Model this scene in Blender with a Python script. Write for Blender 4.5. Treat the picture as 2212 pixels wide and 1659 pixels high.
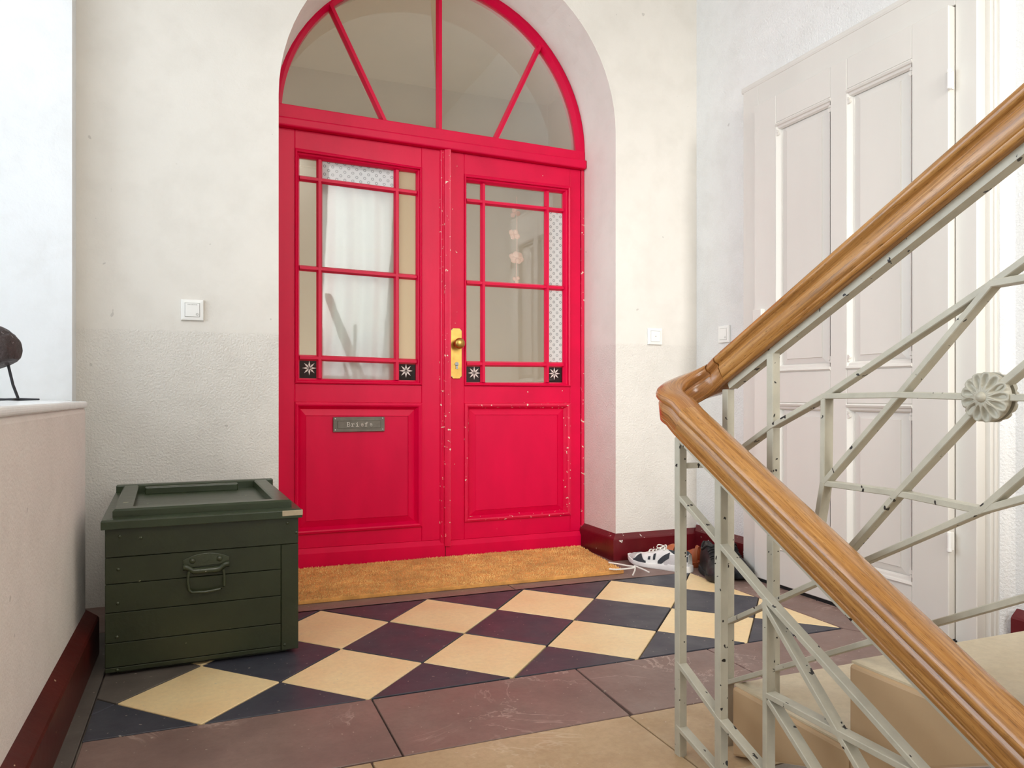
import bpy, math, random
import numpy as np
from mathutils import Vector
random.seed(7)
S = bpy.context.scene
for o in list(bpy.data.objects): bpy.data.objects.remove(o)

# ------------------------------------------------------------------ camera
F_PX, PSI, HY, CAM_H = 1650.0, math.radians(22.0), 853.0, 0.8
cam_d = bpy.data.cameras.new('camera'); cam = bpy.data.objects.new('camera', cam_d)
S.collection.objects.link(cam); S.camera = cam
cam.location = (0, 0, CAM_H); cam.rotation_euler = (math.pi/2, 0, -PSI)
cam_d.sensor_fit = 'HORIZONTAL'; cam_d.sensor_width = 36.0
cam_d.lens = F_PX/2212*36.0
cam_d.shift_y = (HY-829.5)/2212
cam_d.clip_start = 0.02

# ------------------------------------------------------------------ world, lights, exposure
w = bpy.data.worlds.new('world'); S.world = w; w.use_nodes = True
w.node_tree.nodes['Background'].inputs[0].default_value = (0.80, 0.90, 1.0, 1)
w.node_tree.nodes['Background'].inputs[1].default_value = 1.2
S.view_settings.view_transform = 'Standard'
try: S.view_settings.look = 'None'
except Exception: pass
S.view_settings.exposure = 0.34
S.view_settings.gamma = 1.0
S.view_settings.use_curve_mapping = False

def area(name, loc, target, sx, sy, power, col):
    l = bpy.data.lights.new(name, 'AREA'); l.shape = 'RECTANGLE'; l.size = sx; l.size_y = sy
    l.energy = power; l.color = col
    o = bpy.data.objects.new(name, l); S.collection.objects.link(o)
    o.location = loc
    o.rotation_euler = (Vector(target)-Vector(loc)).to_track_quat('-Z', 'Y').to_euler()
    return o
area('daylight_side_window', (-1.30, 1.85, 1.80), (1.0, 1.85, 1.2), 2.56, 1.9, 55, (0.86, 0.945, 1.0))
area('daylight_stair_window', (1.66, -1.72, 2.18), (1.86, 3.0, .8), .76, 2.4, 9.8, (1.0, 0.99, 0.97)).data.spread = math.radians(46)
area('added_ceiling_fill', (.5, -1.24, 3.62), (.6, -.8, 0.0), 1.3, .95, 38, (1.0, 0.97, 0.92))  # added fill light above the stairs, no known fitting there
hl_ = bpy.data.lights.new('added_hall_fill', 'POINT'); hl_.energy = 40; hl_.color = (1.0, .95, .87); hl_.shadow_soft_size = .2  # added fill hidden behind the lower door panels to brighten the hall
hlo = bpy.data.objects.new('added_hall_fill', hl_); S.collection.objects.link(hlo); hlo.location = (1.0, 5.0, .5)

# ------------------------------------------------------------------ picture -> place helpers
CW = Vector((0, 0, CAM_H))
FWD = Vector((math.sin(PSI), math.cos(PSI), 0)); RGT = Vector((math.cos(PSI), -math.sin(PSI), 0))
def ray(px, py): return FWD + RGT*((px-1106)/F_PX) + Vector((0, 0, -(py-HY)/F_PX))
def FL(px, py, z=0.0):
    r = ray(px, py); return CW + r*((z-CAM_H)/r.z)
def ONY(px, py, y):
    r = ray(px, py); return CW + r*(y/r.y)
def ONX(px, py, x):
    r = ray(px, py); return CW + r*(x/r.x)

# ------------------------------------------------------------------ materials
MATS = {}
def srgb(r, g, b):
    f = lambda c: c/12.92 if c <= .04045 else ((c+.055)/1.055)**2.4
    return (f(r/255), f(g/255), f(b/255), 1)
class NT:
    def __init__(s, name):
        s.m = bpy.data.materials.new(name); s.m.use_nodes = True
        s.t = s.m.node_tree; s.b = s.t.nodes['Principled BSDF']; s.out = s.t.nodes['Material Output']
    def n(s, typ, **kw):
        nd = s.t.nodes.new(typ)
        for k, v in kw.items():
            if k[0] == '_': nd.inputs[k[1:].replace('_', ' ')].default_value = v
            else: setattr(nd, k, v)
        return nd
    def l(s, a, b): s.t.links.new(a, b)
    def pos(s): return s.n('ShaderNodeNewGeometry').outputs['Position']
    def mapv(s, v, scale=(1, 1, 1), rot=(0, 0, 0)):
        m = s.n('ShaderNodeMapping'); m.inputs['Scale'].default_value = scale; m.inputs['Rotation'].default_value = rot
        s.l(v, m.inputs['Vector']); return m.outputs[0]
    def noise(s, v, scale, detail=4, rough=.55, dist=0):
        n = s.n('ShaderNodeTexNoise'); n.inputs['Scale'].default_value = scale; n.inputs['Detail'].default_value = detail
        n.inputs['Roughness'].default_value = rough; n.inputs['Distortion'].default_value = dist
        s.l(v, n.inputs['Vector']); return n.outputs['Fac']
    def ramp(s, f, *stops):
        r = s.n('ShaderNodeValToRGB'); e = r.color_ramp.elements
        while len(e) < len(stops): e.new(.5)
        for i, (p, c) in enumerate(stops):
            e[i].position = p; e[i].color = c if not isinstance(c, (int, float)) else (c, c, c, 1)
        s.l(f, r.inputs[0]); return r.outputs[0]
    def mix(s, f, a, b, mode='MIX'):
        m = s.n('ShaderNodeMix', data_type='RGBA', blend_type=mode)
        for i, v in ((0, f), (6, a), (7, b)):
            if hasattr(v, 'is_output'): s.l(v, m.inputs[i])
            else: m.inputs[i].default_value = v
        return m.outputs[2]
    def math(s, op, a, b=None):
        m = s.n('ShaderNodeMath', operation=op)
        for i, v in enumerate((a, b)):
            if v is None: continue
            if hasattr(v, 'is_output'): s.l(v, m.inputs[i])
            else: m.inputs[i].default_value = v
        return m.outputs[0]
    def bump(s, h, strength, dist=.01, prev=None):
        b = s.n('ShaderNodeBump'); b.inputs['Distance'].default_value = dist
        if hasattr(strength, 'is_output'): s.l(strength, b.inputs['Strength'])
        else: b.inputs['Strength'].default_value = strength
        s.l(h, b.inputs['Height'])
        if prev is not None: s.l(prev, b.inputs['Normal'])
        return b.outputs[0]
    def done(s, col=None, rough=None, normal=None, **kw):
        if col is not None:
            if hasattr(col, 'is_output'): s.l(col, s.b.inputs['Base Color'])
            else: s.b.inputs['Base Color'].default_value = col
        if rough is not None:
            if hasattr(rough, 'is_output'): s.l(rough, s.b.inputs['Roughness'])
            else: s.b.inputs['Roughness'].default_value = rough
        if normal is not None: s.l(normal, s.b.inputs['Normal'])
        for k, v in kw.items(): s.b.inputs[k].default_value = v
        return s.m
def mat(name, col, rough=.5, var=.12, vs=6, bump=.15, bs=60, chips=None, bdist=.004, metal=0, coat=0, stretch=(1, 1, 1), **kw):
    """painted / plain surface: colour with slow variation, fine relief, optional worn-through chips (colour, scale, threshold)"""
    if name in MATS: return MATS[name]
    t = NT(name); p = t.mapv(t.pos(), stretch)
    n = t.noise(p, vs, 5)
    d = tuple(c*(1-var) for c in col[:3])+(1,); u = tuple(min(1, c*(1+var*.6)) for c in col[:3])+(1,)
    c = t.ramp(n, (.3, d), (.7, u))
    if chips:
        cc, cs, ct = chips
        k = t.ramp(t.noise(p, cs, 2, .5, .3), (ct, 0), (ct+.012, 1))
        c = t.mix(k, c, cc)
    h = t.noise(p, bs, 4)
    MATS[name] = t.done(c, rough, t.bump(h, bump, bdist), Metallic=metal, **{'Coat Weight': coat}, **kw)
    return MATS[name]

def plaster(name, col, stip=1.0, zline=1.05):
    t = NT(name); p = t.pos()
    sep = t.n('ShaderNodeSeparateXYZ'); t.l(p, sep.inputs[0])
    low = t.ramp(t.math('SUBTRACT', zline+.5, sep.outputs[2]), (.497, 0), (.503, 1))       # rough dado below, smooth above
    n1 = t.noise(p, 1.6, 5); n2 = t.noise(p, 9, 4)
    c = t.mix(t.ramp(n1, (.35, 0), (.7, 1)), tuple(x*.93 for x in col[:3])+(1,), col)
    c = t.mix(t.math('MULTIPLY', t.ramp(n2, (.3, 1), (.55, 0)), .12), c, (.5, .45, .38, 1))
    c = t.mix(t.math('MULTIPLY', low, .05), c, (.55, .53, .5, 1))
    spots = t.ramp(t.noise(p, 26, 1), (.80, 0), (.815, 1))
    c = t.mix(t.math('MULTIPLY', spots, .3), c, (.22, .19, .16, 1))
    st = t.math('ADD', t.math('MULTIPLY', low, .38*stip), .08)
    b1 = t.bump(t.noise(p, 120, 3, .6), st, .012)
    b2 = t.bump(n2, .16, .02, b1)
    return t.done(c, .75, b2)

M_WALL = plaster('white_plaster', srgb(236, 230, 220))
M_WALL_S = plaster('white_rough_plaster', srgb(240, 238, 234), 1.0, 9.0)
M_WALL_P = plaster('parapet_plaster', srgb(244, 237, 228), .35, 9.0)
M_JAMB = plaster('niche_plaster', srgb(242, 243, 243), .9, -9.0)
M_CEIL = mat('ceiling_paint', srgb(238, 234, 228), .8, .04, 2)
RED = srgb(216, 0, 62)
M_RED = mat('red_gloss_paint', RED, .36, .12, 5, .10, 55, stretch=(1, 1, .35), **{'Specular IOR Level': .2})
M_REDCHIP = mat('red_chipped_paint', RED, .36, .12, 5, .15, 55, chips=(srgb(226, 205, 180), 58, .675))
M_REDFEW = mat('red_paint_few_chips', RED, .36, .12, 5, .10, 55, chips=(srgb(226, 205, 180), 36, .735), **{'Specular IOR Level': .2})
M_OX = mat('oxblood_paint', srgb(98, 16, 24), .32, .22, 9, .2, 40, chips=(srgb(225, 215, 205), 42, .72))
M_OX_D = mat('oxblood_board', srgb(84, 26, 20), .35, .3, 7, .2, 40, chips=(srgb(190, 160, 130), 60, .745))
M_CREAMDOOR = mat('white_door_paint', srgb(222, 217, 208), .38, .05, 3, .12, 26, stretch=(1, 1, .3))
M_RAILPAINT = mat('grey_rail_paint', srgb(184, 178, 160), .42, .12, 20, .3, 45, chips=(srgb(24, 20, 18), 52, .695))
M_STEPTAN = mat('tan_stringer_paint', srgb(186, 156, 120), .55, .12, 4, .12, 30)
M_BRASS = mat('brass', srgb(196, 158, 84), .38, .2, 22, .1, 40, metal=1.0)
M_STEEL = mat('steel', srgb(150, 150, 148), .35, .1, 30, .1, 80, metal=1.0)
M_PEWTER = mat('pewter', srgb(112, 106, 96), .55, .2, 25, .25, 60, metal=.5)
M_LETTER = mat('pale_letters', srgb(236, 228, 216), .5, .05, 30, .1, 60, metal=.0)  # plain pale colour, matt and not metallic
M_PLASTIC = mat('white_plastic', srgb(244, 242, 236), .3, .02, 3, .0, 10)
M_PLASTIC_G = mat('grey_print', srgb(120, 112, 102), .5, .05, 3, .0, 10)
M_GAPSHADE = mat('gap_shade', srgb(18, 16, 15), .8, .1, 5, .1)  # flat black standing in for shade in gaps and openings
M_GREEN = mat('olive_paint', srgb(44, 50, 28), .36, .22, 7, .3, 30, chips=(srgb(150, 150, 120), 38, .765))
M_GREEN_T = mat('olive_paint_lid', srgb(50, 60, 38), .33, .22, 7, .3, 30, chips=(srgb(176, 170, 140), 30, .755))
M_BAREWOOD = mat('bare_wood', srgb(196, 178, 148), .6, .25, 20, .3, 40)
M_GMETAL = mat('olive_metal', srgb(60, 66, 46), .26, .2, 30, .35, 60, chips=(srgb(160, 160, 140), 70, .74))
M_IRON = mat('dark_iron', srgb(40, 40, 44), .5, .2, 40, .3, 80)
M_STONE_BIRD = mat('dark_brown_stone', srgb(62, 48, 46), .5, .4, 30, .7, 60, chips=(srgb(150, 140, 138), 90, .70), bdist=.01)
M_MUNTIN = M_RED

def floor_mat(name, col, col2, vein=None, rough=.38, bs=30):
    t = NT(name); p = t.pos()
    c = t.mix(t.ramp(t.noise(p, 4.5, 6, .62), (.32, 0), (.68, 1)), col, col2)
    fine = t.noise(p, 60, 4, .7)
    c = t.mix(t.math('MULTIPLY', t.ramp(fine, (.35, 1), (.6, 0)), .22), c, tuple(x*.6 for x in col[:3])+(1,))
    if vein:
        v = t.noise(p, 3.2, 5, .6, 1.2)
        line = t.math('ABSOLUTE', t.math('SUBTRACT', v, .52))
        gate = t.ramp(t.noise(p, 2.3, 2), (.5, 0), (.58, 1))
        k = t.math('MULTIPLY', t.ramp(line, (.0, 1), (.011, 0)), gate)
        c = t.mix(t.math('MULTIPLY', k, .6), c, vein)
    dots = t.ramp(t.noise(p, 75, 1), (.735, 0), (.75, 1))
    c = t.mix(t.math('MULTIPLY', dots, .5), c, srgb(205, 190, 170))
    r = t.ramp(t.noise(p, 7, 4), (.3, rough-.08), (.7, rough+.12))
    return t.done(c, r, t.bump(t.noise(p, bs, 5, .6), .12, .004))
M_TILE_C = floor_mat('cream_tile', srgb(250, 226, 174), srgb(244, 210, 156), None, .36)
M_TILE_B = floor_mat('anthracite_tile', srgb(54, 56, 66), srgb(68, 68, 76), None, .44)
M_SLAB = floor_mat('brown_sandstone', srgb(122, 98, 90), srgb(142, 116, 106), srgb(196, 172, 158), .42)
M_SLAB_C = floor_mat('buff_sandstone', srgb(176, 148, 112), srgb(198, 172, 136), srgb(215, 198, 170), .5)
M_SLAB_S = floor_mat('step_stone', srgb(196, 180, 150), srgb(210, 196, 168), None, .5)
M_GROUT = mat('grout', srgb(138, 126, 114), .85, .3, 30, .5, 60)
M_GREYB = floor_mat('grey_border', srgb(104, 96, 88), srgb(84, 76, 70), None, .55)

def oak(name, dark, mid, light, rough=.24, k=1.0):
    t = NT(name); uv = t.n('ShaderNodeTexCoord').outputs['UV']
    p = t.mapv(uv, (3.0*k, 95*k, 1)); p2 = t.mapv(uv, (30*k, 620*k, 1)); p3 = t.mapv(uv, (1.6*k, 22*k, 1))
    c = t.ramp(t.noise(p, 1.6, 6, .62, .8), (.28, dark), (.5, mid), (.75, light))
    pores = t.ramp(t.noise(p2, 1.0, 3, .6), (.28, 1), (.42, 0))
    c = t.mix(t.math('MULTIPLY', pores, .8), c, tuple(x*.35 for x in dark[:3])+(1,))
    fl = t.ramp(t.noise(t.mapv(uv, (45*k, 330*k, 1), (0, 0, .12)), 1.0, 2), (.62, 0), (.68, 1))
    c = t.mix(t.math('MULTIPLY', fl, .6), c, tuple(x*.5 for x in dark[:3])+(1,))
    c = t.mix(t.math('MULTIPLY', t.ramp(t.noise(p3, 2, 3), (.35, 0), (.7, 1)), .3), c, light)
    nz = t.bump(t.noise(p2, 1.0, 3), .10, .003)
    return t.done(c, rough, nz, **{'Coat Weight': .35, 'Coat Roughness': .18})
M_OAK = oak('varnished_oak', srgb(112, 70, 28), srgb(166, 112, 54), srgb(200, 150, 88))
M_OAK_D = oak('varnished_oak_bend', srgb(104, 64, 28), srgb(154, 100, 52), srgb(188, 136, 80), .2, 1.6)

def glass(name, tint=(1, 1, 1, 1), ior=1.5, film=None):
    t = NT(name); nt = t.t
    tr = t.n('ShaderNodeBsdfTransparent'); tr.inputs[0].default_value = tint
    gl = t.n('ShaderNodeBsdfGlossy'); gl.inputs['Roughness'].default_value = .02; gl.inputs['Color'].default_value = (1, 1, 1, 1)
    wav = t.bump(t.noise(t.pos(), 5, 2), .02, .01); t.l(wav, gl.inputs['Normal'])
    fr = t.n('ShaderNodeFresnel'); fr.inputs['IOR'].default_value = ior
    mx = t.n('ShaderNodeMixShader'); t.l(fr.outputs[0], mx.inputs[0]); t.l(tr.outputs[0], mx.inputs[1]); t.l(gl.outputs[0], mx.inputs[2])
    res = mx.outputs[0]
    if film:      # milky film on the glass, with or without ring print
        col, fac, rings = film
        d = t.n('ShaderNodeBsdfDiffuse'); tl = t.n('ShaderNodeBsdfTranslucent')
        p = t.pos(); c = col
        if rings:
            v = t.n('ShaderNodeTexVoronoi'); v.voronoi_dimensions = '2D'; v.inputs['Randomness'].default_value = 0; v.inputs['Scale'].default_value = 1
            sp = t.n('ShaderNodeSeparateXYZ'); t.l(p, sp.inputs[0]); cb = t.n('ShaderNodeCombineXYZ')
            t.l(sp.outputs[0], cb.inputs[0]); t.l(sp.outputs[2], cb.inputs[1])
            t.l(t.mapv(cb.outputs[0], (38, 38, 1), (0, 0, math.pi/4)), v.inputs['Vector'])
            ring = t.ramp(t.math('ABSOLUTE', t.math('SUBTRACT', v.outputs['Distance'], .20)), (.045, 1), (.09, 0))
            c = t.mix(t.math('MULTIPLY', ring, .8), col, srgb(150, 156, 158))
            t.l(c, d.inputs[0]); t.l(c, tl.inputs[0])
        else:
            d.inputs[0].default_value = col; tl.inputs[0].default_value = col
        ad = t.n('ShaderNodeMixShader'); ad.inputs[0].default_value = .4; t.l(d.outputs[0], ad.inputs[1]); t.l(tl.outputs[0], ad.inputs[2])
        m2 = t.n('ShaderNodeMixShader'); m2.inputs[0].default_value = fac
        t.l(res, m2.inputs[1]); t.l(ad.outputs[0], m2.inputs[2]); res = m2.outputs[0]
    t.l(res, t.out.inputs[0]); nt.nodes.remove(t.b)
    return t.m
M_GLASS = glass('old_clear_glass', (.93, .95, .93, 1), 1.8, film=(srgb(205, 202, 192), .10, False))
M_GLASS_DULL = glass('dusty_clear_glass', (.93, .95, .93, 1), 1.26, film=(srgb(205, 202, 192), .12, False))
M_GLASS_FILM = glass('ring_print_film_glass', (.95, .97, .97, 1), film=(srgb(236, 240, 240), .75, True))
M_GLASS_CREAM = glass('cream_frosted_glass', (.97, .94, .86, 1), film=(srgb(226, 214, 188), .60, False))
M_GLASS_RED = glass('dark_ruby_glass', (.45, .03, .05, 1))
M_GLASS_WIN = glass('window_glass', (.97, .98, 1, 1))
M_ETCH = mat('etched_white', srgb(226, 210, 202), .6, .05, 20, .1)
M_CURTAIN = mat('white_curtain', srgb(246, 247, 248), .8, .03, 5, .1, 200)
M_PETAL = mat('pink_petal', srgb(255, 206, 188), .7, .1, 60, .1)
M_COIR = mat('coir', srgb(226, 162, 88), .9, .3, 18, .6, 160)
M_COIR2 = mat('coir_fibre', srgb(250, 194, 122), .9, .4, 7, .3, 160)
M_ROOMWALL = mat('hall_wall', srgb(206, 198, 180), .8, .06, 2)
M_ROOMTRIM = mat('hall_trim', srgb(180, 168, 146), .7, .06, 2)
M_SNK_W = mat('white_mesh', srgb(232, 230, 226), .7, .05, 20, .3, 220)
M_SNK_G = mat('grey_suede', srgb(196, 192, 190), .85, .08, 20, .3, 160)
M_SNK_N = mat('navy_suede', srgb(52, 56, 62), .8, .1, 20, .3, 160)
M_SNK_S = mat('white_rubber', srgb(240, 238, 234), .55, .04, 20, .1, 60)
M_LACE = mat('white_lace', srgb(240, 236, 226), .85, .05, 60, .3, 200)
M_BLKSHOE = mat('black_leather', srgb(15, 15, 17), .5, .25, 20, .4, 60)
M_BLKRUB = mat('black_rubber', srgb(26, 28, 31), .6, .15, 20, .2, 60)
M_TAN = mat('tan_leather', srgb(176, 92, 50), .5, .2, 14, .2, 50)

# ------------------------------------------------------------------ mesh helpers
class MB:
    def __init__(s): s.v = []; s.f = []; s.uv = {}
    def add(s, vs, fs):
        o = len(s.v); s.v += [tuple(v) for v in vs]; s.f += [tuple(i+o for i in f) for f in fs]; return s
    def box(s, a, b):
        x0, y0, z0 = a; x1, y1, z1 = b
        return s.add([(x0, y0, z0), (x1, y0, z0), (x1, y1, z0), (x0, y1, z0), (x0, y0, z1), (x1, y0, z1), (x1, y1, z1), (x0, y1, z1)],
                     [(0, 3, 2, 1), (4, 5, 6, 7), (0, 1, 5, 4), (1, 2, 6, 5), (2, 3, 7, 6), (3, 0, 4, 7)])
    def prism(s, pts, d):           # polygon (3D points) pushed along vector d
        n = len(pts); d = Vector(d); a = [Vector(p) for p in pts]
        vs = a+[p+d for p in a]
        return s.add(vs, [tuple(range(n-1, -1, -1)), tuple(range(n, 2*n))]+[(i, (i+1) % n, n+(i+1) % n, n+i) for i in range(n)])
    def xz(s, pts, y0, y1): return s.prism([(x, y0, z) for x, z in pts], (0, y1-y0, 0))
    def yz(s, pts, x0, x1): return s.prism([(x0, y, z) for y, z in pts], (x1-x0, 0, 0))
    def xy(s, pts, z0, z1): return s.prism([(x, y, z0) for x, y in pts], (0, 0, z1-z0))
    def grid(s, rows, closed=False, cap=False):
        m = len(rows[0]); vs = [p for r in rows for p in r]; fs = []
        for i in range(len(rows)-1):
            for j in range(m if closed else m-1):
                k = (j+1) % m
                fs.append((i*m+j, i*m+k, (i+1)*m+k, (i+1)*m+j))
        if cap:
            fs.append(tuple(range(m-1, -1, -1))); fs.append(tuple((len(rows)-1)*m+j for j in range(m)))
        return s.add(vs, fs)
    def tube(s, pts, r, n=8):
        pts = [Vector(p) for p in pts]; rows = []
        rr = r if isinstance(r, (list, tuple)) else [r]*len(pts)
        for i, p in enumerate(pts):
            t = (pts[min(i+1, len(pts)-1)]-pts[max(i-1, 0)]).normalized()
            a = t.cross(Vector((0, 0, 1)) if abs(t.z) < .95 else Vector((1, 0, 0))).normalized(); b = t.cross(a)
            rows.append([p+(a*math.cos(2*math.pi*k/n)+b*math.sin(2*math.pi*k/n))*rr[i] for k in range(n)])
        return s.grid(rows, True, True)
    def lathe(s, c, axis, prof, n=24):   # prof: list of (distance along axis, radius)
        c = Vector(c); ax = Vector(axis).normalized()
        a = ax.cross(Vector((0, 0, 1)) if abs(ax.z) < .9 else Vector((1, 0, 0))).normalized(); b = ax.cross(a)
        rows = [[c+ax*d+(a*math.cos(2*math.pi*k/n)+b*math.sin(2*math.pi*k/n))*max(r, 1e-5) for k in range(n)] for d, r in prof]
        return s.grid(rows, True, True)
    def bar(s, p0, p1, wx, th):       # flat bar in a plane x = const, wx wide along x
        p0 = Vector(p0); p1 = Vector(p1); t = (p1-p0).normalized(); nrm = t.cross(Vector((1, 0, 0))).normalized()*th/2
        q = [p0+nrm, p1+nrm, p1-nrm, p0-nrm]; q = [v-Vector((wx/2, 0, 0)) for v in q]
        return s.prism(q, (wx, 0, 0))
    def frame(s, outer, inner, prof, to3, fill=True):  # mitred moulding: prof = (t, depth); to3(a, b, depth)
        rows = [[to3(o[0]*(1-t)+i[0]*t, o[1]*(1-t)+i[1]*t, d) for o, i in zip(outer, inner)] for t, d in prof]
        s.grid(rows, True)
        if fill:
            b = len(s.v); s.add(rows[-1], [tuple(range(len(outer)))])
        return s

ORG = {}
def obj(name, mb, m, parent=None, smooth=False, bevel=0, label=None, cat=None, group=None, kind=None, origin=None, seg=2, uv=None):
    vs = np.array(mb.v, float)
    if origin is None:
        c = (vs.min(0)+vs.max(0))/2
        if parent is None: c[2] = vs[:, 2].min()
        origin = c
    origin = np.array(origin, float)
    me = bpy.data.meshes.new(name); me.from_pydata([tuple(v) for v in (vs-origin)], [], mb.f); me.update()
    if uv is not None:
        ul = me.uv_layers.new(name='UVMap')
        for lp in me.loops: ul.data[lp.index].uv = uv[lp.vertex_index]
    for mm in (m if isinstance(m, (list, tuple)) else [m]): me.materials.append(mm)
    if smooth:
        for p in me.polygons: p.use_smooth = True
        try: me.set_sharp_from_angle(angle=math.radians(smooth if smooth > 1 else 40))
        except Exception: pass
    o = bpy.data.objects.new(name, me); S.collection.objects.link(o)
    if parent is not None:
        o.parent = parent; o.location = Vector(origin-ORG[parent.name])
    else: o.location = Vector(origin)
    ORG[o.name] = origin
    if bevel:
        bm = o.modifiers.new('bevel', 'BEVEL'); bm.width = bevel; bm.segments = seg; bm.limit_method = 'ANGLE'; bm.angle_limit = math.radians(35)
    return tag(o, label, cat, group, kind)
def tag(o, label=None, cat=None, group=None, kind=None):
    if label: o['label'] = label
    if cat: o['category'] = cat
    if group: o['group'] = group
    if kind: o['kind'] = kind
    return o
def empty(name, loc, label=None, cat=None, group=None, kind=None):
    o = bpy.data.objects.new(name, None); S.collection.objects.link(o); o.location = loc; o.empty_display_size = .1
    ORG[o.name] = np.array(loc, float)
    return tag(o, label, cat, group, kind)

# ================================================================== THE SETTING
WY = 3.25        # back wall face
DY = 3.58        # red door face
WXR = 2.325      # right wall face
WXL = -0.44      # left wall face above and beyond the parapet
OPX0, OPX1 = 0.285, 1.856; OPC = (OPX0+OPX1)/2; OPR = (OPX1-OPX0)/2
def arch(z_l, z_r, n=40, x0=OPX0, x1=OPX1):
    c = (x0+x1)/2; r = (x1-x0)/2; pts = []
    for i in range(n+1):
        a = math.pi*i/n; x = c-r*math.cos(a); k = (x-x0)/(x1-x0)
        pts.append((x, z_l*(1-k)+z_r*k + r*math.sin(a)))
    return pts
ARW = arch(2.026, 2.066)
# back wall: two piers and the head over the arch, one mesh
ZT = 3.7
mb = MB()
mb.xz([(-1.5, 0), (OPX0, 0), (OPX0, ARW[0][1]), (OPX0, ZT), (-1.5, ZT)], WY, WY+.38)
mb.xz([(OPX1, 0), (3.0, 0), (3.0, ZT), (OPX1, ZT), (OPX1, ARW[-1][1])], WY, WY+.38)
for i in range(len(ARW)-1):
    (xa, za), (xb, zb) = ARW[i], ARW[i+1]
    mb.xz([(xa, za), (xb, zb), (xb, ZT), (xa, ZT)], WY, WY+.38)
wall_back = obj('wall_back', mb, M_WALL, kind='structure')
# left wall: strip beside the window niche, wall under the sill, parapet
mb = MB()
mb.box((-1.5, 3.155, 0), (WXL, WY, ZT))                       # pier whose near side is the niche jamb
mb.box((-1.15, -1.95, -2.6), (WXL, 3.155, .762))
mb.box((-1.5, -1.95, 2.85), (WXL, 3.155, ZT))
mb.box((-1.5, -1.95, .745), (WXL, .25, 2.85))
obj('wall_left', mb, M_JAMB, kind='structure')
mb = MB(); mb.box((WXL-.02, -1.95, -2.6), (-.335, 2.676, .766))
obj('wall_parapet', mb, M_WALL_P, kind='structure', bevel=.02, seg=3)
mb = MB(); mb.box((WXR, -1.95, -2.6), (WXR+.25, WY+.02, ZT))
obj('wall_right', mb, M_WALL_S, kind='structure')
mb = MB()
mb.box((-1.5, -2.0, -2.6), (1.26, -1.78, ZT)); mb.box((2.07, -2.0, -2.6), (2.6, -1.78, ZT))
mb.box((1.26, -2.0, -2.6), (2.07, -1.78, .95)); mb.box((1.26, -2.0, 3.42), (2.07, -1.78, ZT))
obj('wall_stair_end', mb, M_WALL, kind='structure')
mb = MB(); mb.box((-1.6, -2.0, ZT), (2.7, WY+.05, ZT+.15))
obj('ceiling', mb, M_CEIL, kind='structure')
# rounded plaster edge beside the door casing
mb = MB().prism([(x, y, 0.0) for y, x in [(1.642, 2.34), (1.642, 2.300), (1.634, 2.296), (1.626, 2.300), (1.621, 2.310), (1.615, 2.320), (1.598, 2.328), (1.598, 2.34)]], (0, 0, 2.25))
obj('trim_1', mb, M_WALL_S, kind='structure', smooth=50)

# ------------------------------------------------------------------ window in the left niche
win = empty('window_1', (-1.12, 1.7, .75), kind='structure')
mb = MB()
mb.prism([(-1.15, .25, .760), (-.330, .25, .760), (-.330, 2.665, .760), (-.338, 2.681, .760), (WXL-.001, 2.681, .760), (WXL-.001, 3.153, .760), (-1.15, 3.153, .760)], (0, 0, .0205))
obj('window_sill', mb, mat('sill_paint', srgb(244, 244, 242), .22, .06, 8, .2, 18), win, bevel=.008, seg=3)
mb = MB()
for a, b in (((-1.16, .26, .78), (-1.10, .34, 2.84)), ((-1.16, 3.07, .78), (-1.10, 3.15, 2.84)), ((-1.16, 1.66, .78), (-1.10, 1.76, 2.84))): mb.box(a, b)
for z in (.78, 2.1, 2.76): mb.box((-1.155, .34, z), (-1.105, 3.07, z+.08))
obj('window_frame', mb, M_CREAMDOOR, win, bevel=.004)
for a, b in ((.34, 1.66), (1.76, 3.07)):
    for z0, z1 in ((.86, 2.1), (2.18, 2.76)):
        obj('pane', MB().box((-1.134, a, z0), (-1.13, b, z1)), M_GLASS_WIN, win)
win2 = empty('window_2', (1.66, -1.9, .95), kind='structure')
mb = MB()
for a, b in ((1.26, 1.30), (1.645, 1.685), (2.03, 2.07)): mb.box((a, -1.94, .95), (b, -1.88, 3.42))
for z in (.95, 2.5, 3.37): mb.box((1.30, -1.935, z), (2.03, -1.885, z+.05))
obj('window_frame', mb, M_CREAMDOOR, win2, bevel=.004)
for a, b in ((1.30, 1.645), (1.685, 2.03)):
    for z0, z1 in ((1.0, 2.5), (2.55, 3.37)):
        obj('pane', MB().box((a, -1.915, z0), (b, -1.91, z1)), M_GLASS_WIN, win2)

# ------------------------------------------------------------------ baseboards
def board(name, segs, m, h=.125, t=.028):
    """skirting with a sloped top; segs = list of ((x,y),(x,y)) along the wall, room side on the left of the walk"""
    mb = MB()
    for (a, b, ma, mbv) in segs:
        a = Vector((*a, 0)); b = Vector((*b, 0)); d = (b-a).normalized(); nrm = Vector((-d.y, d.x, 0))
        prof = [(-.004, 0), (t, 0), (t, h-.03), (t-.004, h-.024), (-.004, h)]
        rows = []
        for p, mit in ((a, ma), (b, mbv)):
            rows.append([p+nrm*o+d*(o*mit)+Vector((0, 0, z)) for o, z in prof])
        mb.grid(rows, True, True)
    return obj(name, mb, m, kind='structure')
board('baseboard_right', [((WXR, .2), (WXR, 1.60), 0, 0), ((WXR, 2.78), (WXR, WY), 0, -1)], M_OX, .145)
board('baseboard_back', [((WXR, WY), (OPX1, WY), 1, 1), ((OPX1, WY), (OPX1, DY-.005), -1, 0)], M_OX, .13)
board('baseboard_left', [((-.333, 2.672), (-.333, 1.36), 0, 0)], M_OX_D, .14, .034)

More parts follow.
